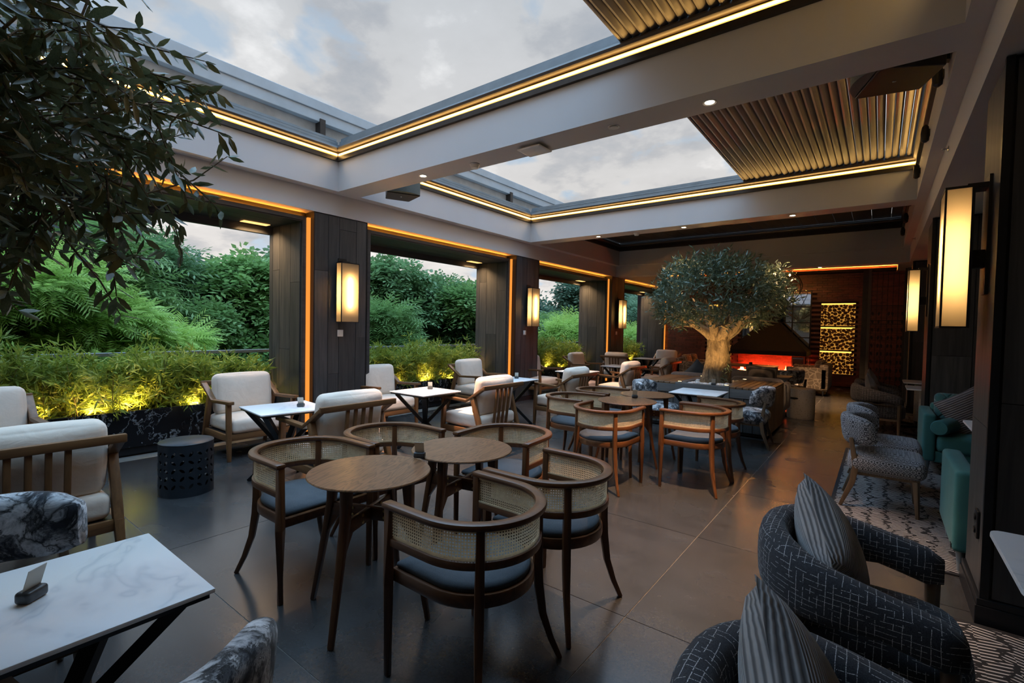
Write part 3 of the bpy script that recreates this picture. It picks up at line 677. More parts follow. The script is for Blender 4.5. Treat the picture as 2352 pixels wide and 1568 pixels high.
def log_panel(x0, x1, z0, z1, label, rows=7):
    r_ = thing('log_panel', label, 'log panel', ((x0+x1)/2, Y1-.02, z0), 0, 'backlit log panels')
    w2 = (x1-x0)/2; h = z1-z0
    MB().box(-w2, w2, -.006, .015, 0, h).ob('backing', 'mortar', r_, smooth=False)
    MB().box(-w2, w2, -.07, .0, h-.012, h).ob('shelf', 'hood', r_, smooth=False); MB().box(-w2, w2, -.07, 0, 0, .012).ob('shelf', 'hood', r_, smooth=False)
    MB().box(-w2+.01, w2-.01, -.012, -.007, h-.05, h-.014).ob('led', 'led_log', r_, smooth=False)
    MB().box(-w2+.01, w2-.01, -.0065, -.006, .015, h-.05).ob('glow_sheet', 'led_log_sheet', r_, smooth=False)
    lm = [MB().cyl((0, 0), 1, 0, 1, 14).xf(Matrix.Rotation(PI/2, 4, 'X')).mesh('log', 'log_end', bevel=.06, seg=1)]
    placed = []
    for r in [.048]*60+[.043]*120+[.037]*220+[.031]*300+[.025]*300+[.019]*260:
        x = random.uniform(-w2+r, w2-r); z = random.uniform(r+.012, h-r-.045)
        if all((x-a)**2+(z-b)**2 > ((r+q)*.88)**2 for a, b, q in placed): placed.append((x, z, r))
    for x, z, r in placed:
        o = link('log', lm[0], r_, (x, -.014, z)); o.scale = (r, random.uniform(.045, .07), r)
emit('led_log_sheet', (1., .42, .06), .13)
for k, nm in enumerate(('bottom', 'middle', 'top')): log_panel(-1.36, -.54, .35+.675*k, .35+.675*k+.665, 'backlit panel of cut logs, %s of the stack right of the hood' % nm)
for k, nm in enumerate(('bottom', 'middle', 'top')): log_panel(-4.45, -3.72, .35+.675*k, .35+.675*k+.665, 'backlit panel of cut logs, %s of the stack behind the olive trunk' % nm)

# ================================================================== LAMPS AND CEILING FITTINGS
def make_sconce():
    # front faces local +X; box 0.12 deep, 0.27 wide, 0.78 tall, origin on the wall at its middle height
    t = thing('wall_sconce', '', 'wall lamp'); x0, x1, w, h = .08, .20, .135, .39; f = .009
    MB().box(0, .014, -.06, .06, -.20, .46).box(.0, .10, -.055, .055, h, h+.03).box(.014, x0, -.03, .03, -.05, .05).ob('bracket', 'black_metal', t, smooth=False)
    m = MB()
    for x in (x0, x1-f):
        for y in (-w, w-f): m.box(x, x+f, y, y+f, -h, h)
    for z in (-h, h-f):
        m.box(x0, x1, -w, -w+f, z, z+f).box(x0, x1, w-f, w, z, z+f).box(x0, x0+f, -w, w, z, z+f).box(x1-f, x1, -w, w, z, z+f)
    m.box(x0, x1, -w, w, h-.003, h+.004); m.ob('frame', 'black_metal', t, smooth=False)
    MB().box(x0-.004, x0, -w, w, -h, h).ob('back_plate', 'black_metal', t, smooth=False)
    e = .004
    for nm, b in (('front', (x1-e, x1-e+.002, -w+f, w-f, -h+f, h-f)), ('side', (x0+f, x1-f, -w+e-.002, -w+e, -h+f, h-f)), ('side', (x0+f, x1-f, w-e, w-e+.002, -h+f, h-f)), ('base', (x0+f, x1-f, -w+f, w-f, -h+e, -h+e+.002))):
        MB().box(*b).ob('diffuser', 'sconce_glass', t, smooth=False)
    MB().cyl((x0+.07, 0), .020, -.20, .20, 12).ob('tube', 'sconce_tube', t)
    return Proto(t)
SC_ = make_sconce()
for y, nm in ((3.735, 'nearest on the window side'), (8.03, 'second on the window side'), (12.30, 'farthest on the window side')):
    SC_.put((XW, y, 1.905), 0, 'tall lit box sconce in a black frame, %s' % nm, 'box wall sconces')
for y, nm in ((3.76, 'large lit box sconce on the nearest right column'), (8.02, 'lit box sconce on the second right column')):
    SC_.put((.465, y, 1.935), PI, nm, 'box wall sconces')
def switch(y, z, nm):
    t = thing('wall_switch', 'small white switch plate below the %s sconce' % nm, 'switch', (XW, y, z), 0, 'wall switches')
    MB().rbox((.005, 0, 0), (.01, .085, .09), .004, 2).ob('plate', 'plastic_white', t); MB().rbox((.011, 0, 0), (.006, .045, .05), .002, 1).ob('rocker', 'plastic_white', t)
switch(3.715, 1.37, 'nearest window-side'); switch(7.93, 1.39, 'second window-side'); switch(12.22, 1.39, 'farthest window-side')
def downlight(x, y, z, label, lit=True, power=250):
    t = thing('downlight', label, 'downlight', (x, y, z), 0, 'recessed downlights')
    MB().lathe([(.034, 0), (.034, -.002), (.048, -.006), (.05, 0)], 24, cap=False).ob('ring', 'plastic_white', t)
    if lit:
        MB().lathe([(.001, -.001), (.033, -.001)], 20).ob('lamp', 'downlight', t)
        light('downlight_lamp', 'SPOT', (0, 0, -.02), power, (1, .60, .32), t, spot_size=1.15, spot_blend=.9, shadow_soft_size=.03)
    else: MB().lathe([(.001, .0), (.033, -.008)], 20).ob('grille', 'plastic_white', t)
for x, y, lab in ((-1.064, 3.753, 'lit round downlight in the near beam, toward the right'), (-4.195, 3.754, 'lit round downlight in the near beam, by the windows'),
                  (-2.626, 7.96, 'lit downlight midway along the second beam'), (-1.063, 7.96, 'lit downlight toward the right end of the second beam'), (-4.192, 7.97, 'lit downlight at the window end of the second beam')):
    downlight(x, y+(.075 if y > 7 else 0), 3.2, lab, power=(60 if x > -3 else 100) if y > 7 else 240)
downlight(-1.835, 3.749, 3.2, 'unlit round ceiling ring in the near beam', False)
downlight(-1.072, 12.28, 2.92, 'lit downlight in the far bulkhead before the brick wall')
def detector(x, y, lab):
    t = thing('smoke_detector', lab, 'smoke detector', (x, y, 3.2))
    MB().lathe([(.052, -.012), (.052, 0)], 24).ob('base', 'plastic_white', t); MB().lathe([(.026, -.052), (.036, -.048), (.046, -.014), (.046, -.012)], 24).ob('sensor', 'plastic_white', t)
detector(-3.43, 3.78, 'white smoke detector under the near beam'); detector(-3.453, 8.06, 'white smoke detector under the second beam')
ap = thing('access_point', 'flat square white wireless unit under the near beam', 'access point', (-2.655, 3.76, 3.2), 0)
MB().layers([(-.13, -.11), (.13, -.11), (.13, .11), (-.13, .11)], [(.72, -.045), (.95, -.035), (1, -.028), (.98, -.022)]).ob('cover', 'plastic_white', ap, bevel=.006); MB().box(-.07, .07, -.07, .07, -.024, 0).ob('mount', 'plastic_white', ap, smooth=False)
def speaker(loc, rz, tilt, s, lab):
    t = thing('ceiling_speaker', lab, 'speaker', loc, rz)
    # cabinet wider at the front, curved grille facing local +Y, origin at the underside
    pl_ = [(-.23*s, .16*s), (-.17*s, -.22*s), (.17*s, -.22*s), (.23*s, .16*s)]; h = .26*s
    MB().prism(pl_, 0, h).ob('cabinet', 'black_satin', t, smooth=False, bevel=.008)
    cv = [(-.225*s+.45*s*k/12, (.165+.085*(1-(k/6-1)**2))*s) for k in range(13)]
    MB().prism(list(reversed(cv)), .012*s, h-.012*s).ob('grille', 'speaker_grille', t)
    MB().lathe([(.010, -.002), (.012, 0)], 12).ob('badge', 'chrome', t)
    MB().box(-.03, .03, -.22*s-.10, -.20*s, .10*s, .18*s).ob('bracket', 'black_metal', t, smooth=False)
simple('speaker_grille', (.10, .12, .115), .6, .3, var=.3, vscale=200)
speaker((-5.12, 4.20, 3.20), -PI/2-.45, 0, .95, 'small black wedge speaker hanging behind the near beam by the windows')
speaker((.02, 4.27, 3.25), PI/2+.35, 0, 1.0, 'large black wedge speaker under the second roof bay')
def spot(y, z, lab):
    t = thing('wall_spot', lab, 'spotlight', (XRF, y, z), 0, 'black spots on the right beam')
    MB().lathe([(.012, -.085), (.030, -.07), (.034, 0), (.026, .06), (.010, .08)], 16).xf(Matrix.Translation((-.035, 0, 0))).ob('body', 'black_satin', t)
    MB().box(-.03, 0, -.02, .02, -.03, .03).ob('mount', 'black_metal', t, smooth=False)
for y, z, lab in ((4.75, 3.42, 'first black spot on the right beam beside the large speaker'), (5.98, 3.40, 'second black spot on the right beam'), (7.30, 3.40, 'black spot on the right beam next to the second beam'),
                  (8.9, 3.42, 'first small black spot in the third bay'), (10.2, 3.42, 'second small black spot in the third bay'), (11.5, 3.42, 'third small black spot in the third bay')): spot(y, z, lab)
def sprinkler(x, y, lab):
    t = thing('sprinkler', lab, 'sprinkler', (x, y, 3.1), 0, 'side wall sprinklers')
    MB().lathe([(.022, 0), (.026, .004), (.012, .008)], 16).xf(Matrix.Rotation(-PI/2, 4, 'Y')).ob('rosette', 'chrome', t)
    MB().sweep([(0, 0, 0), (-.035, 0, 0)], .006, n=8).box(-.045, -.04, -.014, .014, -.006, .006).ob('head', 'chrome', t)
sprinkler(XRW, 5.55, 'chrome sprinkler head on the right beam, second bay'); sprinkler(XRW, 10.4, 'small chrome sprinkler head on the right beam, third bay')

# ================================================================== FURNITURE
def horseshoe(r, xf, n=28):
    p = [(xf, r)]+[(xf*(1-k/4), r) for k in range(1, 4)]
    p += [(r*math.cos(PI/2+PI*k/n), r*math.sin(PI/2+PI*k/n)) for k in range(n+1)]
    return p+[(xf*k/4, -r) for k in range(1, 5)]
def make_cane():
    t = thing('cane_chair', '', 'chair'); R_ = .28; hp = horseshoe(R_, .235)
    MB().sweep([(x, y, .738+.004*(x+.28)) for x, y in horseshoe(R_+.004, .262)], .052, .028).ob('top_rail', 'walnut_x', t, bevel=.010)
    MB().sweep([(x, y, .585) for x, y in hp], .022, .034).ob('lower_rail', 'walnut_x', t, bevel=.005)
    # woven cane: real holes
    cum = [0]
    for a_, b_ in zip(hp, hp[1:]): cum.append(cum[-1]+math.dist(a_, b_))
    def at(s_):
        for i in range(len(hp)-1):
            if s_ <= cum[i+1] or i == len(hp)-2:
                q = (s_-cum[i])/(cum[i+1]-cum[i]); return (hp[i][0]+(hp[i+1][0]-hp[i][0])*q, hp[i][1]+(hp[i+1][1]-hp[i][1])*q)
    nu = 110; nv = 10; z0, z1 = .602, .726; idx = {}; vs = []; fs = []
    def V(u, v):
        k = (round(u*4), round(v*4), round(u*1000) % 7777, round(v*1000))
        if k not in idx: x, y = at(u/nu*cum[-1]); idx[k] = len(vs); vs.append((x, y, z0+(z1-z0)*v/nv))
        return idx[k]
    for i in range(nu):
        for j in range(nv):
            o8 = [(0, 0), (.5, 0), (1, 0), (1, .5), (1, 1), (.5, 1), (0, 1), (0, .5)]; ho = .26; hd = .26*.78
            i8 = [(.5-hd, .5-hd), (.5, .5-ho), (.5+hd, .5-hd), (.5+ho, .5), (.5+hd, .5+hd), (.5, .5+ho), (.5-hd, .5+hd), (.5-ho, .5)]
            o_ = [V(i+a_, j+b_) for a_, b_ in o8]; n_ = [V(i+a_, j+b_) for a_, b_ in i8]
            for k in range(8): fs.append((o_[k], o_[(k+1) % 8], n_[(k+1) % 8], n_[k]))
    MB().add(vs, fs).ob('cane_panel', 'cane', t, smooth=False)
    e_ = MB(); e_.sweep([(x, y, .605) for x, y in horseshoe(R_-.008, .228)], .006, .008); e_.sweep([(x, y, .722) for x, y in horseshoe(R_-.008, .228)], .006, .008); e_.ob('cane_bead', 'cane', t)
    D = horseshoe(.262, .25, 20)
    MB().layers(D, [(.985, .405), (1, .412), (1, .452), (.985, .458)]).ob('seat_frame', 'walnut_x', t)
    MB().layers(horseshoe(.245, .235, 20), [(.97, .456), (1.0, .468), (.985, .482), (.90, .494), (.6, .502), (.2, .504)]).ob('seat_pad', 'seat_blue', t, angle=70)
    for s in (1, -1):
        MB().sweep([(.243, s*.278, 0), (.243, s*.28, .40), (.240, s*.28, .728)], [.026, .040, .034], [.026, .040, .036]).ob('leg', 'walnut', t, bevel=.005)
        a_ = .198
        MB().sweep([(-a_-.075, s*(a_+.085), 0), (-a_-.045, s*(a_+.05), .10), (-a_-.018, s*(a_+.02), .22), (-a_-.004, s*(a_+.004), .36), (-a_, s*a_, .46), (-a_, s*a_, .726)], [.024, .028, .034, .040, .040, .034], [.022, .026, .032, .038, .038, .034], up=(1, s*1, 0)).ob('leg', 'walnut', t, bevel=.005)
    return Proto(t)
CANE = make_cane()
G1 = 'cane-backed chairs around the near pair of round tables'; G2_ = 'cane-backed chairs around the far pair of round tables'
for loc, rz, lab, g in (((-1.38, 1.57), PI, 'cane-backed tub chair closest to the camera, its back toward us', G1), ((-1.38, 2.215), PI, 'cane-backed tub chair right of the near round tables, beside the closest one', G1),
                        ((-2.725, 1.54), 0, 'cane-backed tub chair left of the near round table', G1), ((-2.74, 2.17), -.03, 'cane-backed tub chair behind the left one at the near tables', G1), ((-2.09, 2.72), -PI/2+.10, 'cane-backed tub chair at the far end of the near tables', G1),
                        ((-2.70, 4.68), .02, 'cane-backed tub chair left of the far round tables', G2_), ((-2.73, 5.40), 0, 'cane-backed tub chair at the back left of the far round tables', G2_), ((-2.09, 4.25), PI/2, 'cane-backed tub chair at the near end of the far round tables, back to us', G2_),
                        ((-1.385, 4.79), PI, 'cane-backed tub chair right of the far round tables, front one', G2_), ((-1.385, 5.41), PI, 'cane-backed tub chair right of the far round tables, rear one by the bark-print chair', G2_)):
    CANE.put(loc, rz, lab, g)
def make_round_table():
    t = thing('round_table', '', 'table'); R_ = .312; zt = .735
    MB().lathe([(R_-.055, zt-.026), (R_-.012, zt-.014), (R_, zt-.005), (R_-.003, zt), (.001, zt)], 64).ob('tabletop', 'tabletop', t, angle=50)
    for k in range(4):
        a_ = k*PI/2; c_, s_ = math.cos(a_), math.sin(a_)
        rr = [(.335, 0), (.285, .25), (.245, .46), (.225, .56), (.215, .712)]
        MB().sweep([(c_*r, s_*r, z) for r, z in rr], [.028, .034, .040, .042, .044], [.022, .028, .034, .040, .058], up=(c_, s_, 0)).ob('leg', 'walnut', t, bevel=.005)
    for k, dz in ((0, 0), (1, .0)):
        a_ = k*PI/2; c_, s_ = math.cos(a_), math.sin(a_)
        b = MB().sweep([(-c_*.235, -s_*.235, .515), (c_*.235, s_*.235, .515)], .026, .07 if k == 0 else .066).ob('stretcher', 'walnut_x', t, bevel=.004)
        # curved brackets easing the stretcher into the legs
        for sg in (1, -1): MB().sweep([(sg*c_*.20, sg*s_*.20, .50), (sg*c_*.225, sg*s_*.225, .45), (sg*c_*.255, sg*s_*.255, .38)], .024, [.06, .04, .01], up=(c_*sg, s_*sg, 0)).ob('bracket', 'walnut', t)
        for sg in (1, -1):
            for z in (.535, .50): MB().lathe([(.0085, 0), (.007, .004), (.001, .005)], 10).xf(Matrix.Rotation(a_, 4, 'Z') @ Matrix.Translation((sg*.09, -.0135, z)) @ Matrix.Rotation(PI/2, 4, 'X')).ob('bolt', 'brass', b)
    return Proto(t)
RT = make_round_table(); gR = 'round wooden tables'
RT.put((-2.09, 1.535), math.radians(24), 'round wooden table nearest the camera', gR); RT.put((-2.05, 2.19), math.radians(12), 'round wooden table touching the nearest one, behind it', gR)
RT.put((-2.14, 4.86), math.radians(33), 'front round wooden table of the far pair', gR); RT.put((-2.17, 5.50), math.radians(10), 'rear round wooden table of the far pair, next to the white table', gR)
def make_card():
    t = thing('card_holder', '', 'card holder')
    MB().rbox((0, 0, .017), (.066, .042, .034), .010, 3).ob('stone', 'stone', t); MB().box(-.027, .027, -.0008, .0008, -.01, .062).xf(Matrix.Translation((0, 0, .034)) @ Matrix.Rotation(.30, 4, 'X')).ob('card', 'card', t, smooth=False)
    return Proto(t)
CARD = make_card()
def make_lounge():
    t = thing('lounge_chair', '', 'armchair'); W2 = .355
    for s in (1, -1):
        y = s*W2
        MB().sweep([(.40, y, .632), (-.06, y, .612), (-.33, y, .785)], .058, .034).ob('arm', 'teak_x', t, bevel=.005)
        MB().sweep([(.345, y, 0), (.335, y, .30), (.325, y, .615)], [.036, .050, .050], [.034, .044, .044]).ob('leg', 'teak', t, bevel=.005)
        MB().sweep([(-.37, y, 0), (-.26, y, .32), (-.15, y, .66)], [.038, .052, .050], [.036, .050, .060], up=(1, 0, .3)).ob('leg', 'teak', t, bevel=.005)
        MB().box(-.30, .33, y-.016, y+.016, .215, .285).ob('side_rail', 'teak_x', t, bevel=.004)
    MB().box(.305, .335, -W2, W2, .215, .285).ob('front_rail', 'teak_y', t, bevel=.004); MB().box(-.29, -.26, -W2, W2, .215, .285).ob('rear_rail', 'teak_y', t, bevel=.004)
    MB().sweep([(-.335, -W2-.028, .785), (-.335, W2+.028, .785)], .034, .052).ob('back_rail', 'teak_y', t, bevel=.006)
    for k in range(4):
        y = (-.12, -.04, .04, .12)[k]; MB().bar((-.33, y, .77), (-.265, y, .23), .030, .022, up=(1, 0, 0)).ob('slat', 'teak', t, bevel=.003)
    MB().box(-.26, .305, -W2+.016, W2-.016, .27, .285).ob('seat_base', 'black_satin', t, smooth=False)
    MB().rbox((.045, 0, .365), (.62, .655, .155), .045, 3, (.0, .0, .022), 4).ob('seat_cushion', 'linen', t, angle=80)
    MB().rbox((0, 0, 0), (.15, .63, .46), .06, 3, (.04, .012, .01), 5).xf(Matrix.Translation((-.168, 0, .665)) @ Matrix.Rotation(-.13, 4, 'Y')).ob('back_cushion', 'linen', t, angle=80)
    return Proto(t)
LO = make_lounge(); gL = 'wooden lounge armchairs along the windows'
LI = [(-3.93, .50, 'cream lounge armchair at the left edge, its slatted back toward us'), (-3.93, 2.53, 'cream lounge armchair with slatted back, behind the left cane chair'), (-3.92, 4.55, 'cream lounge armchair with slatted back, behind the near round tables'),
      (-3.90, 6.52, 'cream lounge armchair with slatted back, third along from the drum stool'), (-3.90, 8.57, 'cream lounge armchair with slatted back near the left bark-print chair'), (-3.90, 10.62, 'farthest cream lounge armchair with slatted back, left of the grey sofa')]
for x, y, lab in LI: LO.put((x, y), PI, lab, gL)
LU = [(-5.78, .43, 'cream lounge armchair cut by the left edge, against the bamboo'), (-5.80, 2.57, 'cream lounge armchair facing us beside the black drum stool'), (-5.76, 4.43, 'cream lounge armchair half behind the first column'),
      (-5.80, 6.53, 'cream lounge armchair facing us, just before the second column'), (-5.80, 8.47, 'cream lounge armchair mostly hidden by the second column'), (-5.85, 10.55, 'cream lounge armchair facing us, just before the third column')]
for x, y, lab in LU: LO.put((x, y), 0, lab, gL)
LO.put((-5.15, 14.35), -PI/2, 'cream lounge armchair facing us at the far end, lit amber', gL)
LO.put((-5.42, 11.75), PI/2, 'cream lounge armchair peeking out past the third column', gL)
def make_xtable(w=.60, d=.62, z=.70, top='white_marble'):
    t = thing('marble_table', '', 'table')
    MB().box(-w/2, w/2, -d/2, d/2, z-.014, z).ob('tabletop', top, t, bevel=.004)
    MB().box(-w/2+.012, w/2-.012, -d/2+.012, d/2-.012, z-.030, z-.0145).ob('underframe', 'black_satin', t, smooth=False)
    a_, b_ = w/2-.06, d/2-.06
    for sx, sy in ((1, 1), (1, -1), (-1, 1), (-1, -1)):
        MB().sweep([(sx*a_, sy*b_, z-.03), (sx*.022, sy*.022, z*.47), (-sx*.022, -sy*.022, z*.43), (-sx*a_*.95, -sy*b_*.95, 0)], .052, .038).ob('leg', 'black_metal', t, smooth=False)
    return Proto(t)
XT = make_xtable(); gX = 'small marble-topped tables with crossed legs'
for x, y, rz, lab in ((-4.50, .45, 0, 'white square table between the two leftmost lounge chairs'), (-4.43, 2.29, -.12, 'white square table with crossed black legs near the drum stool'), (-4.37, 4.0, .02, 'grey-topped table with crossed legs in front of the half-hidden lounge chair'),
                      (-4.47, 5.85, .03, 'square table with crossed legs before the second column'), (-4.47, 7.88, .0, 'square table with crossed legs right of the second column'), (-4.49, 9.75, .0, 'square table with crossed legs before the third column'),
                      (-5.15, 12.95, .0, 'farthest square table, before the amber-lit lounge chair')):
    XT.put((x, y), rz, lab, gX)
XT.put((-1.86, 6.50), .02, 'white table in front of the olive planter bench', gX)
XT.put((-1.855, .285), .0, 'large white marble table cut by the bottom left corner', gX)
for x, y, z, rz, lab in ((-2.085, 1.87, .735, .6, 'stone card holder where the two near round tables meet'), (-2.15, 5.09, .735, .55, 'stone card holder on the far pair of round tables'), (-4.35, 2.40, .70, .75, 'stone card holder on the white table near the drum stool'),
                         (-4.45, 4.15, .70, .7, 'stone card holder on the grey-topped table'), (-4.47, 5.98, .70, .7, 'stone card holder on the table before the second column'), (-4.42, 8.05, .70, .7, 'stone card holder on the table right of the second column'),
                         (-4.42, 9.80, .70, .7, 'stone card holder on the table before the third column'), (-1.93, 7.455, .70, .25, 'dark holder with a printed card on the olive planter edge'), (-1.885, .245, .70, 2.25, 'black stone holder with a tilted card on the corner marble table')):
    CARD.put((x, y, z), rz, lab, 'stone card holders')
# black perforated drum stool: leaf-shaped holes cut through the shell
ds = thing('drum_stool', 'black perforated metal drum stool beside the marble planter', 'stool', (-4.80, 1.60, 0))
def drum():
    R_ = .205; H_ = .45; nu, rows = 20, 5; vs = []; fs = []; idx = {}
    def V(u, z):
        k = (round(u % nu, 3), round(z, 4))
        if k not in idx: q = 2*PI*(u % nu)/nu; idx[k] = len(vs); vs.append((R_*math.cos(q), R_*math.sin(q), z))
        return idx[k]
    zb, zt = .06, .40; ch = (zt-zb)/rows
    for i in range(nu):
        for j in range(rows):
            z0 = zb+j*ch; s_ = 1 if (i+j) % 2 else -1; tl = .22*s_
            ring = [(0, 0), (.5, 0), (1, 0), (1, .5), (1, 1), (.5, 1), (0, 1), (0, .5)]
            hole = []
            for (a_, b_) in [(-.34, -.12), (-.1, -.17), (.16, -.14), (.36, 0), (.34, .12), (.1, .17), (-.16, .14), (-.36, 0)]:
                q = s_*.75; hole.append((.5+a_*math.cos(q)-b_*math.sin(q), .5+a_*math.sin(q)+b_*math.cos(q)))
            o_ = [V(i+a_, z0+b_*ch) for a_, b_ in ring]; n_ = [V(i+a_+1e-4, z0+b_*ch+1e-5) for a_, b_ in hole]
            for k in range(8): fs.append((o_[k], o_[(k+1) % 8], n_[(k+1) % 8], n_[k]))
        for za, zc in ((0, zb), (zt, H_-.012)): fs.append((V(i, za), V(i+.5, za), V(i+.5, zc), V(i, zc))); fs.append((V(i+.5, za), V(i+1, za), V(i+1, zc), V(i+.5, zc)))
    return MB().add(vs, fs)
drum().ob('shell', 'drum', ds); MB().lathe([(.205, .438), (.207, .446), (.203, .45), (.001, .45)], 48).ob('lid', 'drum', ds, angle=50)
# blush poufs
def make_pouf():
    t = thing('pouf', '', 'pouf')
    MB().lathe([(.20, 0), (.205, .02), (.185, .34), (.175, .375), (.15, .395), (.001, .405)], 32).ob('body', 'leather_blush', t, angle=60); MB().lathe([(.181, .352), (.186, .357), (.181, .362)], 32).ob('piping', 'leather_blush', t)
    MB().sweep([(.0, -.197, .14), (.0, -.215, .16), (.0, -.197, .18)], .09, .012, up=(0, 1, 0)).ob('handle', 'leather_blush', t)
    return Proto(t)
PO = make_pouf()
PO.put((-4.35, 3.16), .8, 'blush leather pouf with a handle behind the slatted lounge chair', 'blush poufs'); PO.put((-4.85, 9.05), .5, 'blush pouf beside the table before the third column', 'blush poufs'); PO.put((-4.45, 11.55), .5, 'blush pouf at the far end by the last lounge chair', 'blush poufs')

# ------------------------------------------------------------------ chairs with a curved padded back
def make_band(fabric):
    t = thing('padded_chair', '', 'chair')
    MB().rbox((.02, 0, .385), (.52, .52, .15), .055, 3, (.01, .01, .03), 4).ob('seat', fabric, t, angle=80)
    MB().box(-.20, .24, -.22, .22, .285, .315).ob('seat_frame', 'ash_leg', t, smooth=False)
    path = [(-.255+.20*(k/12*2-1)**2*.9, .275*(k/12*2-1), .655) for k in range(13)]
    vs = []; fs = []; n = 16
    for i, p in enumerate(path):
        e = abs(i/12*2-1); sc = (1-e**6*.35); tx = .055*sc; hz = .13*sc; a_ = math.atan(-.72*(i/12*2-1))
        for j in range(n):
            q = 2*PI*j/n; cx = math.copysign(abs(math.cos(q))**.6, math.cos(q))*tx; cz = math.copysign(abs(math.sin(q))**.6, math.sin(q))*hz
            vs.append((p[0]+cx*math.cos(a_)-cz*.13, p[1]-cx*math.sin(a_)*-1, p[2]+cz))
    for i in range(12):
        for j in range(n): fs.append((i*n+j, (i+1)*n+j, (i+1)*n+(j+1) % n, i*n+(j+1) % n))
    fs += [tuple(range(n)), tuple(reversed(range(12*n, 13*n)))]
    MB().add(vs, fs).ob('backrest', fabric, t, angle=80)
    for s in (1, -1):
        MB().sweep([(.235, s*.225, 0), (.215, s*.215, .30)], [.024, .042], [.022, .04]).ob('leg', 'ash_leg', t, bevel=.004)
        MB().sweep([(-.285, s*.235, 0), (-.205, s*.235, .22), (-.185, s*.238, .36), (-.225, s*.235, .60)], [.022, .036, .040, .028], [.026, .044, .046, .03], up=(1, 0, 0)).ob('leg', 'ash_leg', t, bevel=.004)
    return Proto(t)
BK = make_band('bark_fabric'); gB = 'bark-print padded chairs'
BK.put((-2.52, .215), 0, 'bark-print padded chair in the left foreground behind the marble table', gB); BK.put((-1.32, .315), PI, 'back of a bark-print padded chair cut by the bottom edge', gB)
BK.put((-1.36, 7.02), PI+.05, 'bark-print padded chair right of the white table by the planter bench', gB); BK.put((-2.50, 6.62), .05, 'bark-print padded chair left of the white table, half hidden by round tables', gB)
BK.put((-1.42, 10.75), PI*.82, 'bark-print padded chair beyond the planter bench, near the terrazzo stool', gB)
HX = make_band('hex_fabric'); gH = 'grey patterned padded chairs'
HX.put((.06, 5.28, .011), .0, 'grey honeycomb-print padded chair on the black and white rug, nearer one', gH); HX.put((.07, 6.02, .011), .0, 'grey honeycomb-print padded chair on the rug, farther one', gH)

# ------------------------------------------------------------------ tweed barrel armchairs
def make_barrel(fabric):
    t = thing('barrel_armchair', '', 'armchair'); n = 18; N = 30; vs = []; fs = []
    pts = []
    for i in range(N+1):
        u = i/N*2-1; s_ = 1 if u > 0 else -1; au = abs(u)
        # straight arms, round back
        if au < .60: q = au/.60*PI/2; x = -.06-.245*math.cos(q); y = .325*math.sin(q)
        else: k = (au-.60)/.40; x = -.06+k*.325; y = .325+.012*k*(1-k)*2
        zt = .730-.130*(x+.305)/.57; pts.append((x, s_*y, zt, u))
    for i, (x, y, zt, u) in enumerate(pts):
        a0 = pts[max(0, i-1)]; a1 = pts[min(N, i+1)]; tx, ty = a1[0]-a0[0], a1[1]-a0[1]; l = math.hypot(tx, ty); nx, ny = -ty/l, tx/l
        e = max(0, (abs(u)-.94)/.06); sc = math.sqrt(max(.0, 1-e*e))*.35+.65; hw = .060*sc; h0 = .072+.060*max(0, min(1, (.05-x)/.34)); hh = h0*sc; zc = zt-h0
        for j in range(n):
            q = 2*PI*j/n; c_ = math.copysign(abs(math.cos(q))**.7, math.cos(q))*hw; s_ = math.copysign(abs(math.sin(q))**.7, math.sin(q))*hh; vs.append((x+nx*c_, y+ny*c_, zc+s_))
    for i in range(N):
        for j in range(n): fs.append((i*n+j, i*n+(j+1) % n, (i+1)*n+(j+1) % n, (i+1)*n+j))
    fs += [tuple(reversed(range(n))), tuple(range(N*n, (N+1)*n))]
    MB().add(vs, fs).ob('backrest', fabric, t, angle=80)
    seat = [(.31*math.cos(q)*1.0-.02 if math.cos(q) < 0 else .33*math.cos(q)**.5 if math.cos(q) > 0 else -.02, .30*math.copysign(abs(math.sin(q))**.6, math.sin(q))) for q in [2*PI*k/40 for k in range(40)]]
    MB().layers(seat, [(.86, .25), (.95, .27), (.96, .36), (.945, .395), (.90, .42), (.7, .437), (.3, .442)]).ob('seat', fabric, t, angle=80)
    for s in (1, -1):
        MB().sweep([(.235, s*.330, 0), (.230, s*.328, .50)], [.017, .027], n=12).ob('leg', 'ash_leg', t); MB().sweep([(-.31, s*.26, 0), (-.22, s*.25, .30), (-.17, s*.285, .52)], [.015, .023, .025], n=12).ob('leg', 'ash_leg', t)
    MB().box(.215, .25, -.325, .325, .225, .255).box(-.26, .25, -.30, -.27, .225, .255).box(-.26, .25, .27, .30, .225, .255).ob('seat_rail', 'ash_leg', t, smooth=False)
    return Proto(t)
def pillow(w=.46, th=.15, n=14):
    vs = []; fs = []
    for sd in (1, -1):
        for i in range(n+1):
            for j in range(n+1):
                u, v = i/n*2-1, j/n*2-1; e = (1-u*u)*(1-v*v); k = 1-.10*(1-abs(u*v))*(1-e)*.9
                pin = 1-.07*(1-u*u)*(v*v)-0; pin2 = 1-.07*(1-v*v)*(u*u)
                vs.append((sd*th/2*max(0, e)**.42*1.0, u*w/2*pin2, v*w/2*pin))
    N = (n+1)**2
    for sd in (0, 1):
        for i in range(n):
            for j in range(n):
                q = (sd*N+i*(n+1)+j, sd*N+(i+1)*(n+1)+j, sd*N+(i+1)*(n+1)+j+1, sd*N+i*(n+1)+j+1); fs.append(q if sd == 0 else tuple(reversed(q)))
    return MB().add(vs, fs)
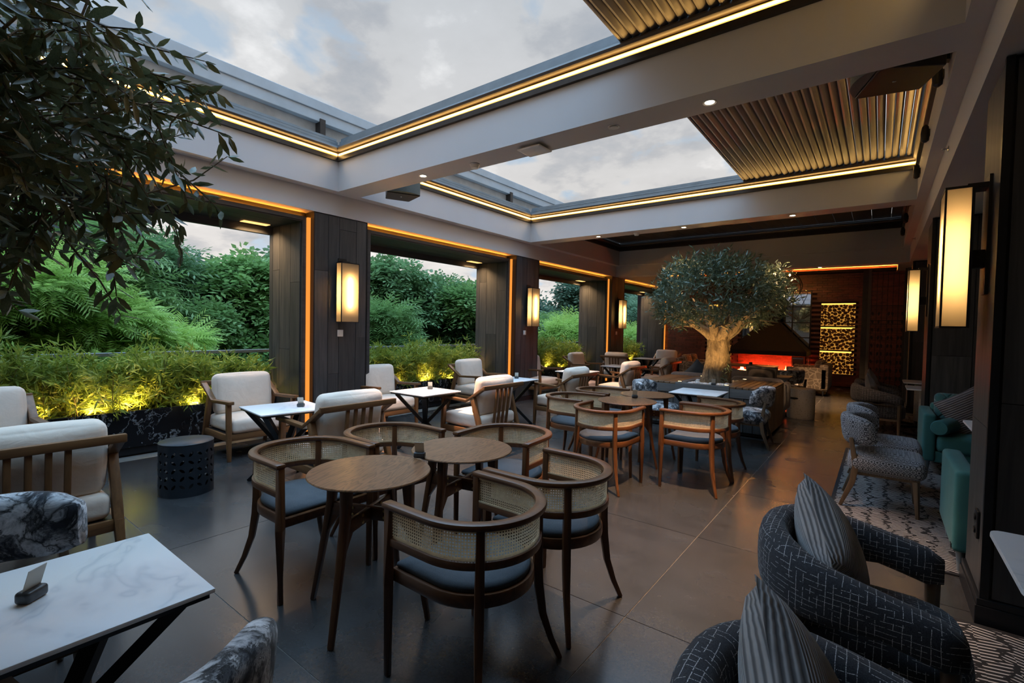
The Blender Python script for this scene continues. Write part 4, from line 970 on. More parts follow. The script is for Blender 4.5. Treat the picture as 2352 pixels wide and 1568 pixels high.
def cushion(label, mat, loc, rz, tilt, roll=0, w=.46, th=.15):
    o = pillow(w, th).ob('cushion', mat, None, loc, angle=80); o.rotation_euler = (Matrix.Rotation(rz, 3, 'Z') @ Matrix.Rotation(tilt, 3, 'Y') @ Matrix.Rotation(roll, 3, 'X')).to_euler()
    return tag(o, label, 'cushion')
BA = make_barrel('tweed'); gT = 'dark tweed barrel armchairs'
BA.put((-.02, 2.31), 0, 'dark tweed barrel armchair in the right foreground, the farther of the pair', gT); BA.put((-.01, 1.19), 0, 'dark tweed barrel armchair cut by the bottom edge at right', gT)
cushion('grey corduroy cushion in the farther tweed armchair at right', 'corduroy', (-.13, 2.36, .605), .15, -.34, .60, .45, .22)
cushion('grey corduroy cushion in the tweed armchair cut by the bottom edge', 'corduroy', (-.11, 1.25, .605), .15, -.34, .60, .46, .22)
BB = make_barrel('tweed_brown')
BB.put((.03, 9.20, .011), 0, 'brown tweed barrel armchair in the far alcove, nearer one', 'brown tweed barrel armchairs'); BB.put((.04, 10.15, .011), 0, 'brown tweed barrel armchair in the far alcove, behind the nearer one', 'brown tweed barrel armchairs')
cushion('brown cushion in the nearer far-alcove tweed chair', 'brown_velvet', (-.06, 9.24, .64), 0, -.3, .5, .40); cushion('brown cushion in the farther far-alcove tweed chair', 'brown_velvet', (-.05, 10.19, .66), 0, -.3, .6, .40)

# ------------------------------------------------------------------ teal sofas, rugs and alcove tables
def teal_sofa(y0, face, label):
    # y0 is the back; face +1 looks along +Y
    t = thing('teal_sofa', label, 'sofa', (.405, y0, .011), 0); f = face
    yy = lambda a_, b_: (min(a_*f, b_*f), max(a_*f, b_*f))
    D_, W_ = .80, 1.75
    for x0 in (0, W_-.11):
        a_, b_ = yy(0, D_); MB().rbox((x0+.055, (a_+b_)/2, .39), (.11, b_-a_, .51), .028, 3).ob('arm', 'teal', t, angle=70)
    a_, b_ = yy(0, .16); MB().rbox((W_/2, (a_+b_)/2, .42), (W_-.20, b_-a_, .56), .04, 3).ob('back', 'teal', t, angle=70)
    a_, b_ = yy(.02, D_-.02); MB().box(.10, W_-.10, a_, b_, .13, .25).ob('base', 'teal', t, smooth=False, bevel=.01)
    for k in range(2):
        a_, b_ = yy(.14, D_+.02); MB().rbox((.115+.38+k*.765, (a_+b_)/2, .335), (.755, b_-a_, .18), .05, 3, (0, 0, .015), 3).ob('seat_cushion', 'teal', t, angle=80)
        o = MB().rbox((0, 0, 0), (.74, .14, .42), .05, 3, (0, .02, .0), 4).xf(Matrix.Translation((.115+.38+k*.765, .22*f, .62)) @ Matrix.Rotation(.18*f, 4, 'X')).ob('back_cushion', 'teal_quilt', t, angle=80)
    for x in (.05, W_-.05):
        for y in (.07, D_-.08): MB().lathe([(.014, 0), (.026, .14)], 12, (x, y*f, 0)).ob('leg', 'rail_grey', t)
    MB().box(-.003, .0, .02*f if f > 0 else -.06, .06 if f > 0 else -.02, .15, .18).ob('tag', 'black_satin', t, smooth=False)
    return t
def m_quilt():
    a = NM('teal_quilt'); v = a.obj((1, 1, 1), (0, PI/4, 0)); sp = a.n('ShaderNodeSeparateXYZ', {0: v}); q = None
    for i in (0, 2):
        w_ = a.math('ABSOLUTE', a.math('SUBTRACT', a.math('FRACT', a.math('MULTIPLY', sp.outputs[i], 9.)), .5)); w_ = a.ramp(w_, (0., 0.), (.12, .85), (.5, 1.)); q = w_ if q is None else a.math('MULTIPLY', q, w_)
    a.bs(col=a.ramp(a.noise(a.obj(), 5, 3), (.3, (.024, .105, .108)), (.7, (.042, .155, .157))), rough=.8, sheen=.4); a.bump(q, .8, .02); MATS['teal_quilt'] = a.m
m_quilt()
teal_sofa(4.06, 1, 'teal sofa behind the nearest right column, only its arm showing'); teal_sofa(7.62, -1, 'teal sofa with quilted back facing us across the rug')
cushion('grey knitted cushion standing on the teal sofa', 'pillow_knit', (.80, 7.20, .66), -1.25, -.28, .5, .46, .14)
bo = tag(MB().lathe([(.001, -.20), (.07, -.195), (.082, -.17), (.082, .17), (.07, .195), (.001, .20)], 24).xf(Matrix.Rotation(PI/2, 4, 'X')).ob('bolster', 'teal', None, (.60, 6.96, .52), angle=60), 'teal bolster lying on the teal sofa seat', 'cushion'); bo.rotation_euler = (0, 0, -.35)
def rug(x0, x1, y0, y1, label):
    t = thing('rug', label, 'rug', ((x0+x1)/2, (y0+y1)/2, 0), 0, 'black and white rugs'); a_, b_ = (x1-x0)/2, (y1-y0)/2
    MB().box(-a_+.03, a_-.03, -b_+.03, b_-.03, .001, .011).ob('field', 'rug', t, smooth=False)
    MB().box(-a_, -a_+.03, -b_, b_, .001, .010).box(a_-.03, a_, -b_, b_, .001, .010).box(-a_+.03, a_-.03, -b_, -b_+.03, .001, .010).box(-a_+.03, a_-.03, b_-.03, b_, .001, .010).ob('border', 'rug_border', t, smooth=False)
rug(-.30, 2.3, 4.05, 7.64, 'black and white stroke-pattern rug under the honeycomb chairs'); rug(-.30, 2.3, 8.10, 11.5, 'rug in the far alcove under the brown tweed chairs'); rug(.30, 2.3, .1, 3.43, 'black and white rug at the bottom right corner')
def alcove_table(x0, y0, w, d, label):
    t = thing('alcove_table', label, 'table', (x0, y0, .011), 0, 'alcove tables')
    pts = []
    for cx, cy, a0 in ((w-.04, d-.04, 0), (.04, d-.04, 90), (.04, .04, 180), (w-.04, .04, 270)):
        for k in range(5): q = math.radians(a0+k*22.5); pts.append((cx+.04*math.cos(q), cy+.04*math.sin(q)))
    MB().layers(pts, [(.99, .715), (1, .719), (1, .731), (.995, .735)]).ob('tabletop', 'white_marble', t)
    MB().cyl((w/2, d/2), .16, .10, .70, 32).ob('column', 'terrazzo', t); MB().cyl((w/2, d/2), .19, .70, .714, 24).ob('mount', 'black_metal', t)
    MB().bar((w/2-.30, d/2-.25, .02), (w/2+.30, d/2+.25, .02), .05, .04).bar((w/2-.30, d/2+.25, .02), (w/2+.30, d/2-.25, .02), .05, .04).cyl((w/2, d/2), .15, .04, .10, 24).ob('foot', 'black_metal', t, smooth=False)
alcove_table(.365, 2.03, .62, .60, 'white table with terrazzo column cut by the right edge'); alcove_table(.33, 8.75, .62, .60, 'white alcove table beside the nearer brown tweed chair'); alcove_table(.33, 9.9, .62, .60, 'white alcove table beside the farther brown tweed chair'); alcove_table(.62, 5.3, .62, .62, 'white table between the two teal sofas, hidden behind the right column')

# ================================================================== OLIVE PLANTER BENCH
IX0, IX1, IY0, IY1, IZ = -3.02, -1.18, 7.42, 8.72, .70
CX0, CX1 = -2.48, -1.70
isl = thing('planter_bench', 'dark plank bench island holding the olive tree', 'planter')
MB().box(IX0+.03, IX1-.03, IY0+.03, IY1-.03, .02, .53).ob('core', 'black_satin', isl, smooth=False)
MB().box(CX0, CX1, IY0-.012, IY0+.10, .52, .70).box(CX0, CX1, IY1-.10, IY1, .52, .70).box(CX0, CX0+.10, IY0+.1, IY1-.1, .52, .70).box(CX1-.10, CX1, IY0+.1, IY1-.1, .52, .70).ob('planter_rim', 'bench_board', isl, smooth=False, bevel=.004)
for x0, x1 in ((IX0, CX0), (CX1, IX1)):
    MB().box(x0+.002, x1-.002, IY0, IY0+.03, .545, .672).ob('fascia_board', 'bench_board', isl, smooth=False, bevel=.003)
    w_ = .094; n = int(round((x1-x0)/w_)); w_ = (x1-x0)/n
    me = MB().box(-w_/2+.004, w_/2-.004, -(IY1-IY0)/2, (IY1-IY0)/2, 0, .028).mesh('deck_plank', 'deck', smooth=False, bevel=.003, seg=1)
    for k in range(n): link('deck_plank', me, isl, (x0+(k+.5)*w_, (IY0+IY1)/2, .672))
me = MB().box(-.06, .06, -.016, 0, .06, .54).mesh('front_panel', 'bench_panel', smooth=False, bevel=.003, seg=1)
x = IX0+.065
while x < IX1-.03: link('front_panel', me, isl, (x, IY0+.03, 0)); x += .126
me = MB().box(0, .016, -.06, .06, .06, .668).mesh('side_panel', 'cedar', smooth=False, bevel=.003, seg=1)
y = IY0+.065
while y < IY1-.03: link('side_panel', me, isl, (IX1-.016, y, 0)); y += .126
MB().box(CX0+.1, CX1-.1, IY0+.1, IY1-.1, .52, .655).ob('soil', 'soil', isl, smooth=False)
pm = []
for k in range(4):
    b = MB().rbox((0, 0, 0), (1, .78, .62), .30, 3)
    b.v = [tuple(Vector(v)*(1+.12*math.sin(7*v[0]+k)+.10*math.sin(5*v[1]+2*k))) for v in b.v]; pm.append(b.mesh('pebble', 'pebble', angle=80))
cnt = 0
for i in range(400):
    x = random.uniform(CX0+.10, CX1-.10); y = random.uniform(IY0+.10, IY1-.16)
    if math.hypot(x+2.08, y-8.02) < .19 or cnt >= 150: continue
    s_ = random.uniform(.035, .075) if i % 4 else random.uniform(.07, .10)
    o = link('pebble', pm[i % 4], None, (x, y, .655+s_*.26), (random.uniform(-.3, .3), random.uniform(-.3, .3), random.uniform(0, 6))); o.scale = (s_, s_, s_); cnt += 1
    tag(o, 'white pebble lying round the foot of the olive trunk', 'pebble', 'white pebbles round the olive trunk')
def uplight(loc, label, energy, size=1.5, blend=.8, aim=None, r=.035):
    t = thing('uplight', label, 'spotlight', loc, 0, 'ground uplights')
    MB().lathe([(r+.008, 0), (r+.008, .012), (r, .014), (r, .006)], 20, cap=False).ob('ring', 'chrome', t); MB().lathe([(.001, .008), (r, .008)], 16).ob('lens', 'uplight_lens', t)
    d = Vector(aim)-Vector(loc) if aim else Vector((0, 0, 1)); q = d.to_track_quat('-Z', 'Y').to_euler()
    light('uplight_lamp', 'SPOT', (0, 0, .03), energy, (1, .58, .20), t, spot_size=size, spot_blend=blend, shadow_soft_size=.03, rot=q)
for x, y, lab in ((CX0+.05, IY0+.05, 'uplight at the near left corner of the olive planter'), (CX1-.05, IY0+.05, 'uplight at the near right corner of the olive planter'), (CX1-.05, IY1-.06, 'uplight at the far right corner of the olive planter'), (CX0+.05, IY1-.06, 'uplight at the far left corner of the olive planter')):
    uplight((x, y, .70), lab, 11, 1.5, .8, (-2.08, 8.02, 1.75), .03)
# olive tree
ol = thing('olive_tree', 'old olive tree with a rounded crown in the planter bench', 'tree', (-2.08, 8.02, .64))
vs = []; fs = []; NR, NS = 26, 36
for i in range(NR+1):
    t_ = i/NR; z = t_*.86; cx = .03*math.sin(2.4*t_)+.05*t_; cy = .02*math.sin(3*t_)
    R_ = .185*(1-.26*t_)+.06*math.exp(-t_*9)+.035*math.exp(-((t_-.93)/.10)**2)
    for j in range(NS):
        q = 2*PI*j/NS; tw = q+1.3*t_
        r = R_*(1+.16*math.sin(3*tw+.5)+.09*math.sin(5*tw-2*t_*3)+.06*math.sin(9*tw+7*t_)+.05*math.sin(14*q+19*t_)+.04*random.uniform(-1, 1))
        vs.append((cx+r*math.cos(q), cy+r*math.sin(q), z))
for i in range(NR):
    for j in range(NS): fs.append((i*NS+j, i*NS+(j+1) % NS, (i+1)*NS+(j+1) % NS, (i+1)*NS+j))
fs.append(tuple(range(NR*NS, (NR+1)*NS)))
MB().add(vs, fs).ob('trunk', 'olive_trunk', ol, angle=80)
br = MB(); tips = []
for k in range(9):
    q = 2*PI*k/9+.35; l = random.uniform(.55, .85); up = random.uniform(.35, .85)
    p0 = Vector((.05+.085*math.cos(q), .085*math.sin(q), .76)); p1 = p0+Vector((math.cos(q)*l*.35, math.sin(q)*l*.35, up*.45)); p2 = p0+Vector((math.cos(q)*l, math.sin(q)*l*.9, up))
    br.sweep([p0, p0.lerp(p1, .5)+Vector((.02, .01, 0)), p1, p2], [.085, .070, .045, .012], n=9)
    for s_ in range(3):
        d = Vector((math.cos(q+random.uniform(-.8, .8)), math.sin(q+random.uniform(-.8, .8)), random.uniform(-.2, .8)))*random.uniform(.3, .5); br.sweep([p1, p1+d*.5+Vector((0, 0, .03)), p1+d], [.022, .014, .005], n=6)
br.ob('branch', 'olive_trunk', ol, angle=80)
def crown(n_cl, leaves, R3, c, zmin, size, seed, clr=.16):
    g = np.random.default_rng(seed); P = []; D = []; tw = []
    lump = g.normal(size=(26, 3)); lump /= np.linalg.norm(lump, axis=1, keepdims=True)
    while len(tw) < n_cl:
        d = g.normal(size=3); d /= np.linalg.norm(d); r = g.uniform(.40, 1)**.45*(.86+.20*max(0, (lump @ d).max()-.80)/.2)
        p = np.array(c)+d*np.array(R3)*r
        if p[2] < zmin+.10*g.random() or (math.hypot(p[0], p[1]) < .40 and p[2] < zmin+.30): continue
        tw.append((p, d))
    for p, d in tw:
        ax = d*.7+g.normal(size=3)*.45+np.array([0, 0, .25]); ax /= np.linalg.norm(ax); L_ = g.uniform(.7, 1.3)*clr*1.3
        for k in range(leaves):
            s_ = g.uniform(-.5, .6); P.append(p+ax*L_*s_+g.normal(size=3)*.02); D.append(ax*.55+g.normal(size=3)*.62)
    return np.array(P), np.array(D), g.uniform(.75, 1.25, len(P))*size, tw
P, D, S, tw = crown(1050, 12, (1.00, .95, .64), (.02, 0, 1.43), .90, .088, 3)
tag(link('foliage', leafmesh('foliage', 'olive_leaf', P, D, S, *OL4), ol), kind='stuff')
sh = []
for q in range(5): sh.append((.20+.03*q*random.random(), -.16, .02+.05*q))
tag(link('basal_shoot', leafmesh('basal_shoot', 'olive_leaf', [(s_[0]+random.uniform(-.04, .04), s_[1]+random.uniform(-.04, .04), s_[2]+.02*k) for s_ in sh for k in range(6)], RNG.normal(size=(30, 3))+np.array([0, 0, .8]), RNG.uniform(.05, .09, 30), *OL4), ol), kind='stuff')

# foreground olive: crown hanging into the top left corner, trunk beyond the frame
cc = at_depth(-150, 200, 1.30); gx, gy = cc.x, cc.y
nt_ = thing('olive_tree', 'dark olive branches hanging into the top left corner', 'tree', (gx, gy-.10, 0))
MB().sweep([(0, -.45, 0), (.03, -.42, .6), (-.02, -.34, 1.2), (.02, -.15, 1.7), (0, .08, 2.1)], [.10, .085, .075, .05, .03], n=14).ob('trunk', 'olive_trunk', nt_)
g = np.random.default_rng(11); P = []; D = []; twm = MB()
C0 = np.array([0, .10, cc.z]); base_p = Vector((0, -.05, 1.75))
for k in range(360):
    while True:
        d = g.normal(size=3); d /= np.linalg.norm(d); r = g.uniform(.12, 1)**.5
        p = C0+d*np.array([.60, .62, .60])*r
        if Vector((p[0]+gx, p[1]+gy-.1, p[2]-1.5)).length > .75: break
    ax = d*.8+g.normal(size=3)*.5+np.array([0, 0, -.15]); ax /= np.linalg.norm(ax); L_ = g.uniform(.18, .34)
    a_ = p-ax*L_*.5; b_ = p+ax*L_*.5; twm.sweep([tuple(a_), tuple(p+g.normal(size=3)*.012), tuple(b_)], [.0035, .0028, .0015], n=5)
    if k % 6 == 0: twm.sweep([tuple(base_p), tuple(base_p.lerp(Vector(a_), .5)+Vector((0, 0, .05))), tuple(a_)], [.012, .008, .0035], n=5)
    for s_ in np.linspace(-.46, .5, 9):
        for sg in (1, -1):
            sd = np.cross(ax, g.normal(size=3)); sd /= np.linalg.norm(sd); P.append(p+ax*L_*s_); D.append(ax*.62+sd*.75*sg+np.array([0, 0, -.12]))
twm.ob('twig', 'olive_trunk', nt_)
P = np.array(P); D = np.array(D); S = g.uniform(.045, .078, len(P))
wp = P+np.array([gx, gy-.1, 0]); rel = wp-np.array([0, 0, CAM_H]); wv = np.array(_w); dep = rel @ wv
u_ = 1176+F_PX*(rel @ np.array(_r))/dep; v_ = 784-F_PX*(rel @ np.array(_u))/dep
seen = (dep > .3) & (u_ > -20) & (v_ > -20)
order = np.argsort(np.where(seen, dep, 99)); pick = order[:300]; rest = order[300:]
tag(link('foliage', leafmesh('foliage', 'olive_leaf_near', P[rest], D[rest], S[rest], OLIVE[0], [f[:4] for f in [(0, 1, 2, 3), (1, 4, 5, 2), (2, 5, 6, 3), (4, 7, 6, 5)]], smooth=True), nt_), kind='stuff')
lm = bpy.data.meshes.new('leaf'); lm.from_pydata(OLIVE[0], [], tri_faces(OLIVE[1])); lm.materials.append(MATS['olive_leaf_near']); lm.shade_smooth()
for i in pick:
    d = Vector(D[i]).normalized(); q = d.to_track_quat('Y', 'Z'); o = link('leaf', lm, nt_, P[i]); o.rotation_euler = (q @ Euler((0, random.uniform(-1.3, 1.3), 0)).to_quaternion()).to_euler(); o.scale = (S[i]*1.05,)*3
npot = thing('tree_pot', 'dark tub holding the foreground olive', 'planter', (gx, gy-.55, 0)); MB().lathe([(.20, 0), (.26, .30), (.27, .30), (.27, .33), (.23, .33), (.22, .27)], 32).ob('pot', 'drum', npot); MB().lathe([(.001, .28), (.224, .28)], 24).ob('soil', 'soil', npot)

# ================================================================== LOUNGE BEYOND THE PLANTER
def back_sofa(x0, x1, y0, label, mat='brown_velvet'):
    t = thing('low_sofa', label, 'sofa', ((x0+x1)/2, y0, 0), 0, 'brown velvet sofas'); w = (x1-x0)/2
    MB().rbox((0, .09, .50), (2*w, .18, .48), .08, 4, (0, 0, .01), 4).ob('back', mat, t, angle=80)
    MB().rbox((0, .44, .30), (2*w-.02, .72, .24), .07, 3, (0, 0, .02), 4).ob('seat', mat, t, angle=80)
    MB().rbox((w-.05, .42, .42), (.12, .80, .46), .05, 3).ob('arm', mat, t, angle=80) if label.startswith('right') else MB().rbox((-w+.05, .42, .42), (.12, .80, .46), .05, 3).ob('arm', mat, t, angle=80)
    MB().box(-w+.06, w-.06, .1, .75, .03, .18).ob('base', 'black_satin', t, smooth=False)
back_sofa(-3.05, -2.28, 8.76, 'left brown velvet sofa backing onto the planter bench'); back_sofa(-2.0, -1.20, 8.76, 'right brown velvet sofa backing onto the planter bench')
cushion('dark navy cushion on the left brown sofa', 'navy', (-2.62, 9.05, .70), PI/2+.1, -.2, .75, .42, .14); cushion('long woven cushion along the right brown sofa', 'pillow_stripe', (-1.58, 9.06, .69), PI/2, -.2, 0.06, .50, .16); cushion('brown cushion beside the trunk on the right brown sofa', 'brown_velvet', (-1.93, 9.06, .66), PI/2, -.2, .1, .40, .14)
lt = thing('low_table', 'long wooden table before the fire', 'table', (-2.45, 12.4, 0)); MB().box(-.72, .60, -.38, .38, .69, .72).ob('tabletop', 'teak_x', lt, bevel=.005)
for x in (-.45, .35): MB().box(x-.05, x+.05, -.06, .06, .03, .69).box(x-.20, x+.20, -.25, .25, 0, .03).ob('pedestal', 'black_metal', lt, smooth=False)
ct = thing('menu_block', 'small black block on the long table', 'block', (-2.38, 12.36, .72)); MB().rbox((0, 0, .035), (.07, .05, .07), .008, 2).ob('body', 'black_satin', ct)
st_ = thing('side_table', 'grey-topped table behind the right brown sofa', 'table', (-1.50, 9.95, 0)); MB().box(-.30, .26, -.30, .30, .67, .70).ob('tabletop', 'bench_board', st_, bevel=.004); MB().cyl((0, 0), .05, .03, .67).cyl((0, 0), .22, 0, .03).ob('pedestal', 'black_metal', st_)
tp = thing('terrazzo_stool', 'round terrazzo drum stool at the end of the planter bench', 'stool', (-1.06, 9.83, 0))
MB().lathe([(.205, 0), (.212, .02), (.212, .50), (.20, .52), (.001, .52)], 40).ob('body', 'terrazzo', tp, angle=50); MB().rbox((0, 0, 0), (.14, .03, .035), .014, 2).xf(Matrix.Translation((-.08, -.196, .36))).ob('handle_slot', 'black_satin', tp)
def geo_sofa(loc, rz, label, L_=1.3):
    t = thing('patterned_sofa', label, 'sofa', loc, rz, 'geometric print sofas')      # faces local +X
    MB().rbox((-.33, 0, .44), (.18, L_, .62), .05, 3).ob('back', 'geo_fabric', t, angle=70)
    for s in (1, -1): MB().rbox((.02, s*(L_/2-.07), .40), (.86, .14, .54), .04, 3).ob('arm', 'geo_fabric', t, angle=70)
    MB().rbox((.06, 0, .34), (.74, L_-.28, .20), .06, 3, (0, 0, .02), 3).ob('seat_cushion', 'geo_fabric', t, angle=80); MB().box(-.40, .43, -L_/2+.02, L_/2-.02, .12, .25).ob('base', 'geo_fabric', t, smooth=False)
    for sx in (-.32, .36):
        for s in (1, -1): MB().lathe([(.014, 0), (.02, .13)], 10, (sx, s*(L_/2-.10), 0)).ob('leg', 'rail_grey', t)
    MB().rbox((0, 0, 0), (.14, .44, .36), .06, 3, (.03, 0, 0), 4).xf(Matrix.Translation((-.19, L_/4-.05, .66)) @ Matrix.Rotation(-.25, 4, 'Y')).ob('back_cushion', 'geo_fabric', t, angle=80); MB().rbox((0, 0, 0), (.14, .44, .36), .06, 3, (.03, 0, 0), 4).xf(Matrix.Translation((-.19, -L_/4+.05, .66)) @ Matrix.Rotation(-.25, 4, 'Y')).ob('back_cushion', 'geo_fabric', t, angle=80)
geo_sofa((-1.35, 14.15, 0), PI, 'sand sofa in a geometric line print before the log panels', 1.3); geo_sofa((-4.05, 13.9, 0), 0, 'sand geometric-print sofa behind the olive trunk', 1.3)
wa = thing('woven_armchair', 'low brown woven armchair back before the fire', 'armchair', (-1.72, 11.5, 0), PI*.5)
MB().rbox((-.28, 0, .50), (.14, .74, .46), .06, 3).ob('backrest', 'pillow_stripe', wa, angle=80); MB().rbox((.05, 0, .33), (.62, .70, .2), .06, 3).ob('seat', 'brown_velvet', wa, angle=80)
for s in (1, -1): MB().rbox((.03, s*.34, .42), (.62, .08, .32), .035, 2).ob('arm', 'pillow_stripe', wa, angle=80); MB().box(.25, .29, s*.30-.02, s*.30+.02, 0, .24).box(-.29, -.25, s*.30-.02, s*.30+.02, 0, .24).ob('leg', 'ash_leg', wa, smooth=False)
# fireplace: steel hood over an open red fire
fp = thing('fireplace', 'black steel hood fireplace glowing red at the end wall', 'fireplace', (-2.53, 15.55, 0))
b_, t2, y0_, y1_ = .98, .205, -.45, .70
MB().add([(-b_, y0_, .86), (b_, y0_, .86), (b_, y1_, .86), (-b_, y1_, .86), (-b_, y0_, .98), (b_, y0_, .98), (b_, y1_, .98), (-b_, y1_, .98), (-t2, .05, 1.80), (t2, .05, 1.80), (t2, .46, 1.80), (-t2, .46, 1.80)],
         [(0, 3, 2, 1), (0, 1, 5, 4), (1, 2, 6, 5), (2, 3, 7, 6), (3, 0, 4, 7), (4, 5, 9, 8), (5, 6, 10, 9), (6, 7, 11, 10), (7, 4, 8, 11), (8, 9, 10, 11)]).ob('hood', 'hood', fp, smooth=False, bevel=.006)
MB().box(-t2, t2, .05, .46, 1.80, 3.34).ob('flue', 'hood', fp, smooth=False, bevel=.005); MB().box(-b_+.02, b_-.02, -.40, .70, .0, .33).ob('hearth', 'mortar', fp, smooth=False)
MB().box(-.96, .5, .64, .70, .33, .86).ob('back_panel', 'brick', fp, smooth=False); MB().box(-.97, -.95, -.40, .70, .33, .86).ob('glass_pane', 'glass', fp, smooth=False); MB().box(.95, .97, -.40, .70, .33, .86).ob('glass_pane', 'glass', fp, smooth=False)
MB().box(-.85, .75, .05, .10, .34, .365).box(-.85, .75, .25, .29, .34, .36).ob('burner', 'fire', fp, smooth=False)
fl_ = MB()
for k in range(34):
    x = random.uniform(-.8, .72); y = random.uniform(.0, .3); h = random.uniform(.06, .20); r = random.uniform(.012, .028); fl_.lathe([(r*.6, 0), (r, h*.25), (r*.5, h*.65), (.001, h)], 7, (x, y, .35))
fl_.ob('flame', 'fire', fp)
# vine chandelier
chd = thing('chandelier', 'black metal vine chandelier with warm bulbs behind the olive crown', 'chandelier', (-2.2, 13.6, 0))
for k in range(9):
    q = 2*PI*k/9+.3; r = random.uniform(.55, .85); z0_ = 3.0; p = []
    for i in range(13): a_ = i/12; p.append((r*math.cos(q+.6*a_)*math.sin(PI*(.15+.8*a_)), r*math.sin(q+.6*a_)*math.sin(PI*(.15+.8*a_)), z0_+.12-1.15*a_))
    MB().sweep(p, .010, n=6).ob('vine', 'black_metal', chd)
for r, z in ((.55, 2.98), (.35, 2.9)): MB().sweep([(r*math.cos(2*PI*i/24), r*math.sin(2*PI*i/24), z+.03*math.sin(i*1.9)) for i in range(24)], .010, n=6, closed=True).ob('ring', 'black_metal', chd)
MB().cyl((0, 0), .012, 2.9, 3.34, 8).cyl((0, 0), .08, 3.31, 3.34, 16).ob('stem', 'black_metal', chd)
for x, y, z in ((.04, 0, 2.995), (.16, .02, 2.97), (-.30, -.1, 2.98), (-.58, 0, 2.98), (-.1, .35, 2.93), (.35, .3, 2.96), (-.45, .3, 2.95)):
    MB().lathe([(.001, -.035), (.016, -.028), (.020, -.008), (.010, .012), (.006, .02)], 12, (x, y, z)).ob('bulb', 'bulb', chd); MB().cyl((x, y), .009, z+.018, z+.05, 8).ob('socket', 'black_metal', chd)
cvl = thing('cove_light', 'amber cove light washing the ceiling before the brick wall', 'light strip', (0, 0, 0)); MB().box(-5.6, .3, 16.16, 16.20, 3.216, 3.226).ob('strip', 'led_brick', cvl, smooth=False); MB().box(-5.6, .3, 16.02, 16.31, 3.19, 3.215).box(-5.6, .3, 16.02, 16.05, 3.215, 3.26).ob('ledge', 'hood', cvl, smooth=False)
# dark openwork screen at the far right
sc_ = thing('lattice_screen', 'dark openwork metal screen with leaf shapes at the far right', 'screen', (.03, 13.2, 0))
m = MB().box(-.36, -.26, -.05, .05, 0, 2.92).box(.36, .42, -.03, .03, 0, 2.92); m.ob('post', 'bronze_frame', sc_, smooth=False)
MB().box(-.26, -.21, -.06, .04, 0, 2.92).ob('post', 'rail_brown', sc_, smooth=False)
for k in range(7): MB().box(-.20+k*.092, -.19+k*.092, -.008, .008, .05, 2.85).ob('bar', 'black_metal', sc_, smooth=False)
for z in (.05, 1.72, 1.80, 2.12, 2.80): MB().box(-.21, .37, -.008, .008, z, z+.014).ob('bar', 'black_metal', sc_, smooth=False)
lf = [(0, 0), (.03, .035), (.035, .08), (.01, .10), (-.012, .06)]; lmesh = MB().prism(lf, -.004, .004).xf(Matrix.Rotation(PI/2, 4, 'X')).mesh('leaf_plate', 'black_metal', smooth=False); lmesh2 = MB().prism([(-x, y) for x, y in reversed(lf)], -.004, .004).xf(Matrix.Rotation(PI/2, 4, 'X')).mesh('leaf_plate', 'black_metal', smooth=False)
for r in range(11):
    for k in range(7):
        if r > 7 and k % 3 == 2: continue
        link('leaf_plate', lmesh if k % 2 else lmesh2, sc_, (-.155+k*.085, 0, .15+r*.175))
struct(MB().box(.42, 2.5, 13.1, 13.2, 0, 2.92).ob('wall_screen_side', 'plank', smooth=False))

# ================================================================== BAMBOO HEDGE
bam = []
for v_i in range(4):
    g = np.random.default_rng(40+v_i); st = MB(); P = []; D = []
    for k in range(10):
        x, y = g.uniform(-.13, .13), g.uniform(-.21, .21); h = g.uniform(.52, .72); lx, ly = g.normal(size=2)*.10
        st.sweep([(x*.6, y*.6, 0), (x+lx*.4, y+ly*.4, h*.5), (x+lx, y+ly, h)], [.0055, .0045, .0025], n=5)
        for q in range(20):
            t_ = g.uniform(.12, 1.0); c0 = np.array([x+lx*t_, y+ly*t_, h*t_]); ax = np.array([*(g.normal(size=2)), g.uniform(-.1, .6)]); ax /= np.linalg.norm(ax); tip = c0+ax*g.uniform(.04, .16)
            for b_ in range(9): P.append(tip+g.normal(size=3)*.014); D.append(ax*.6+g.normal(size=3)*.7+np.array([0, 0, .02]))
    S = g.uniform(.08, .15, len(P)); bam.append((st.mesh('stem', 'bamboo_stem'), leafmesh('foliage', 'bamboo_leaf', P, D, S, *BLADE)))
k = 0; y = -.25
def near_name(y):
    cols_ = ['foreground window', 'second window', 'third window', 'fourth window']
    return cols_[0 if y < 3.7 else 1 if y < 8 else 2 if y < 12.3 else 3]
per = {}
ylist = []
ylist = [a_+.40+(min(b_, 16.0)-a_-.86)*k/8 for a_, b_ in PORT for k in range(9)]
ordn = ['first', 'second', 'third', 'fourth', 'fifth', 'sixth', 'seventh', 'eighth', 'ninth', 'tenth', 'eleventh', 'twelfth', 'thirteenth']
for y in ylist:
    nm = near_name(y); per[nm] = per.get(nm, -1)+1
    t = thing('bamboo_plant', '%s clump of lit bamboo in the %s, counted from the left' % (ordn[per[nm]], nm), 'plant', (-6.69+random.uniform(-.03, .03), y, .40), random.uniform(0, 6), 'bamboo hedge'); q = k % 4; t.scale = (1, 1, random.uniform(.93, 1.12))
    link('stem', bam[q][0], t); tag(link('foliage', bam[q][1], t), kind='stuff'); k += 1
uy = [.30, .85, 1.32, 1.62, 2.25, 2.95, 4.7, 5.3, 5.95, 6.6, 7.2, 9.0, 9.9, 10.7, 11.5, 13.4, 14.2, 15.0]
for i, y in enumerate(uy):
    nm = near_name(y); per['u'+nm] = per.get('u'+nm, -1)+1
    uplight((-6.53, y, .42), '%s small uplight among the bamboo of the %s' % (ordn[per['u'+nm]], nm), 13, 2.5, .95, (-6.68, y, 1.0), .02)

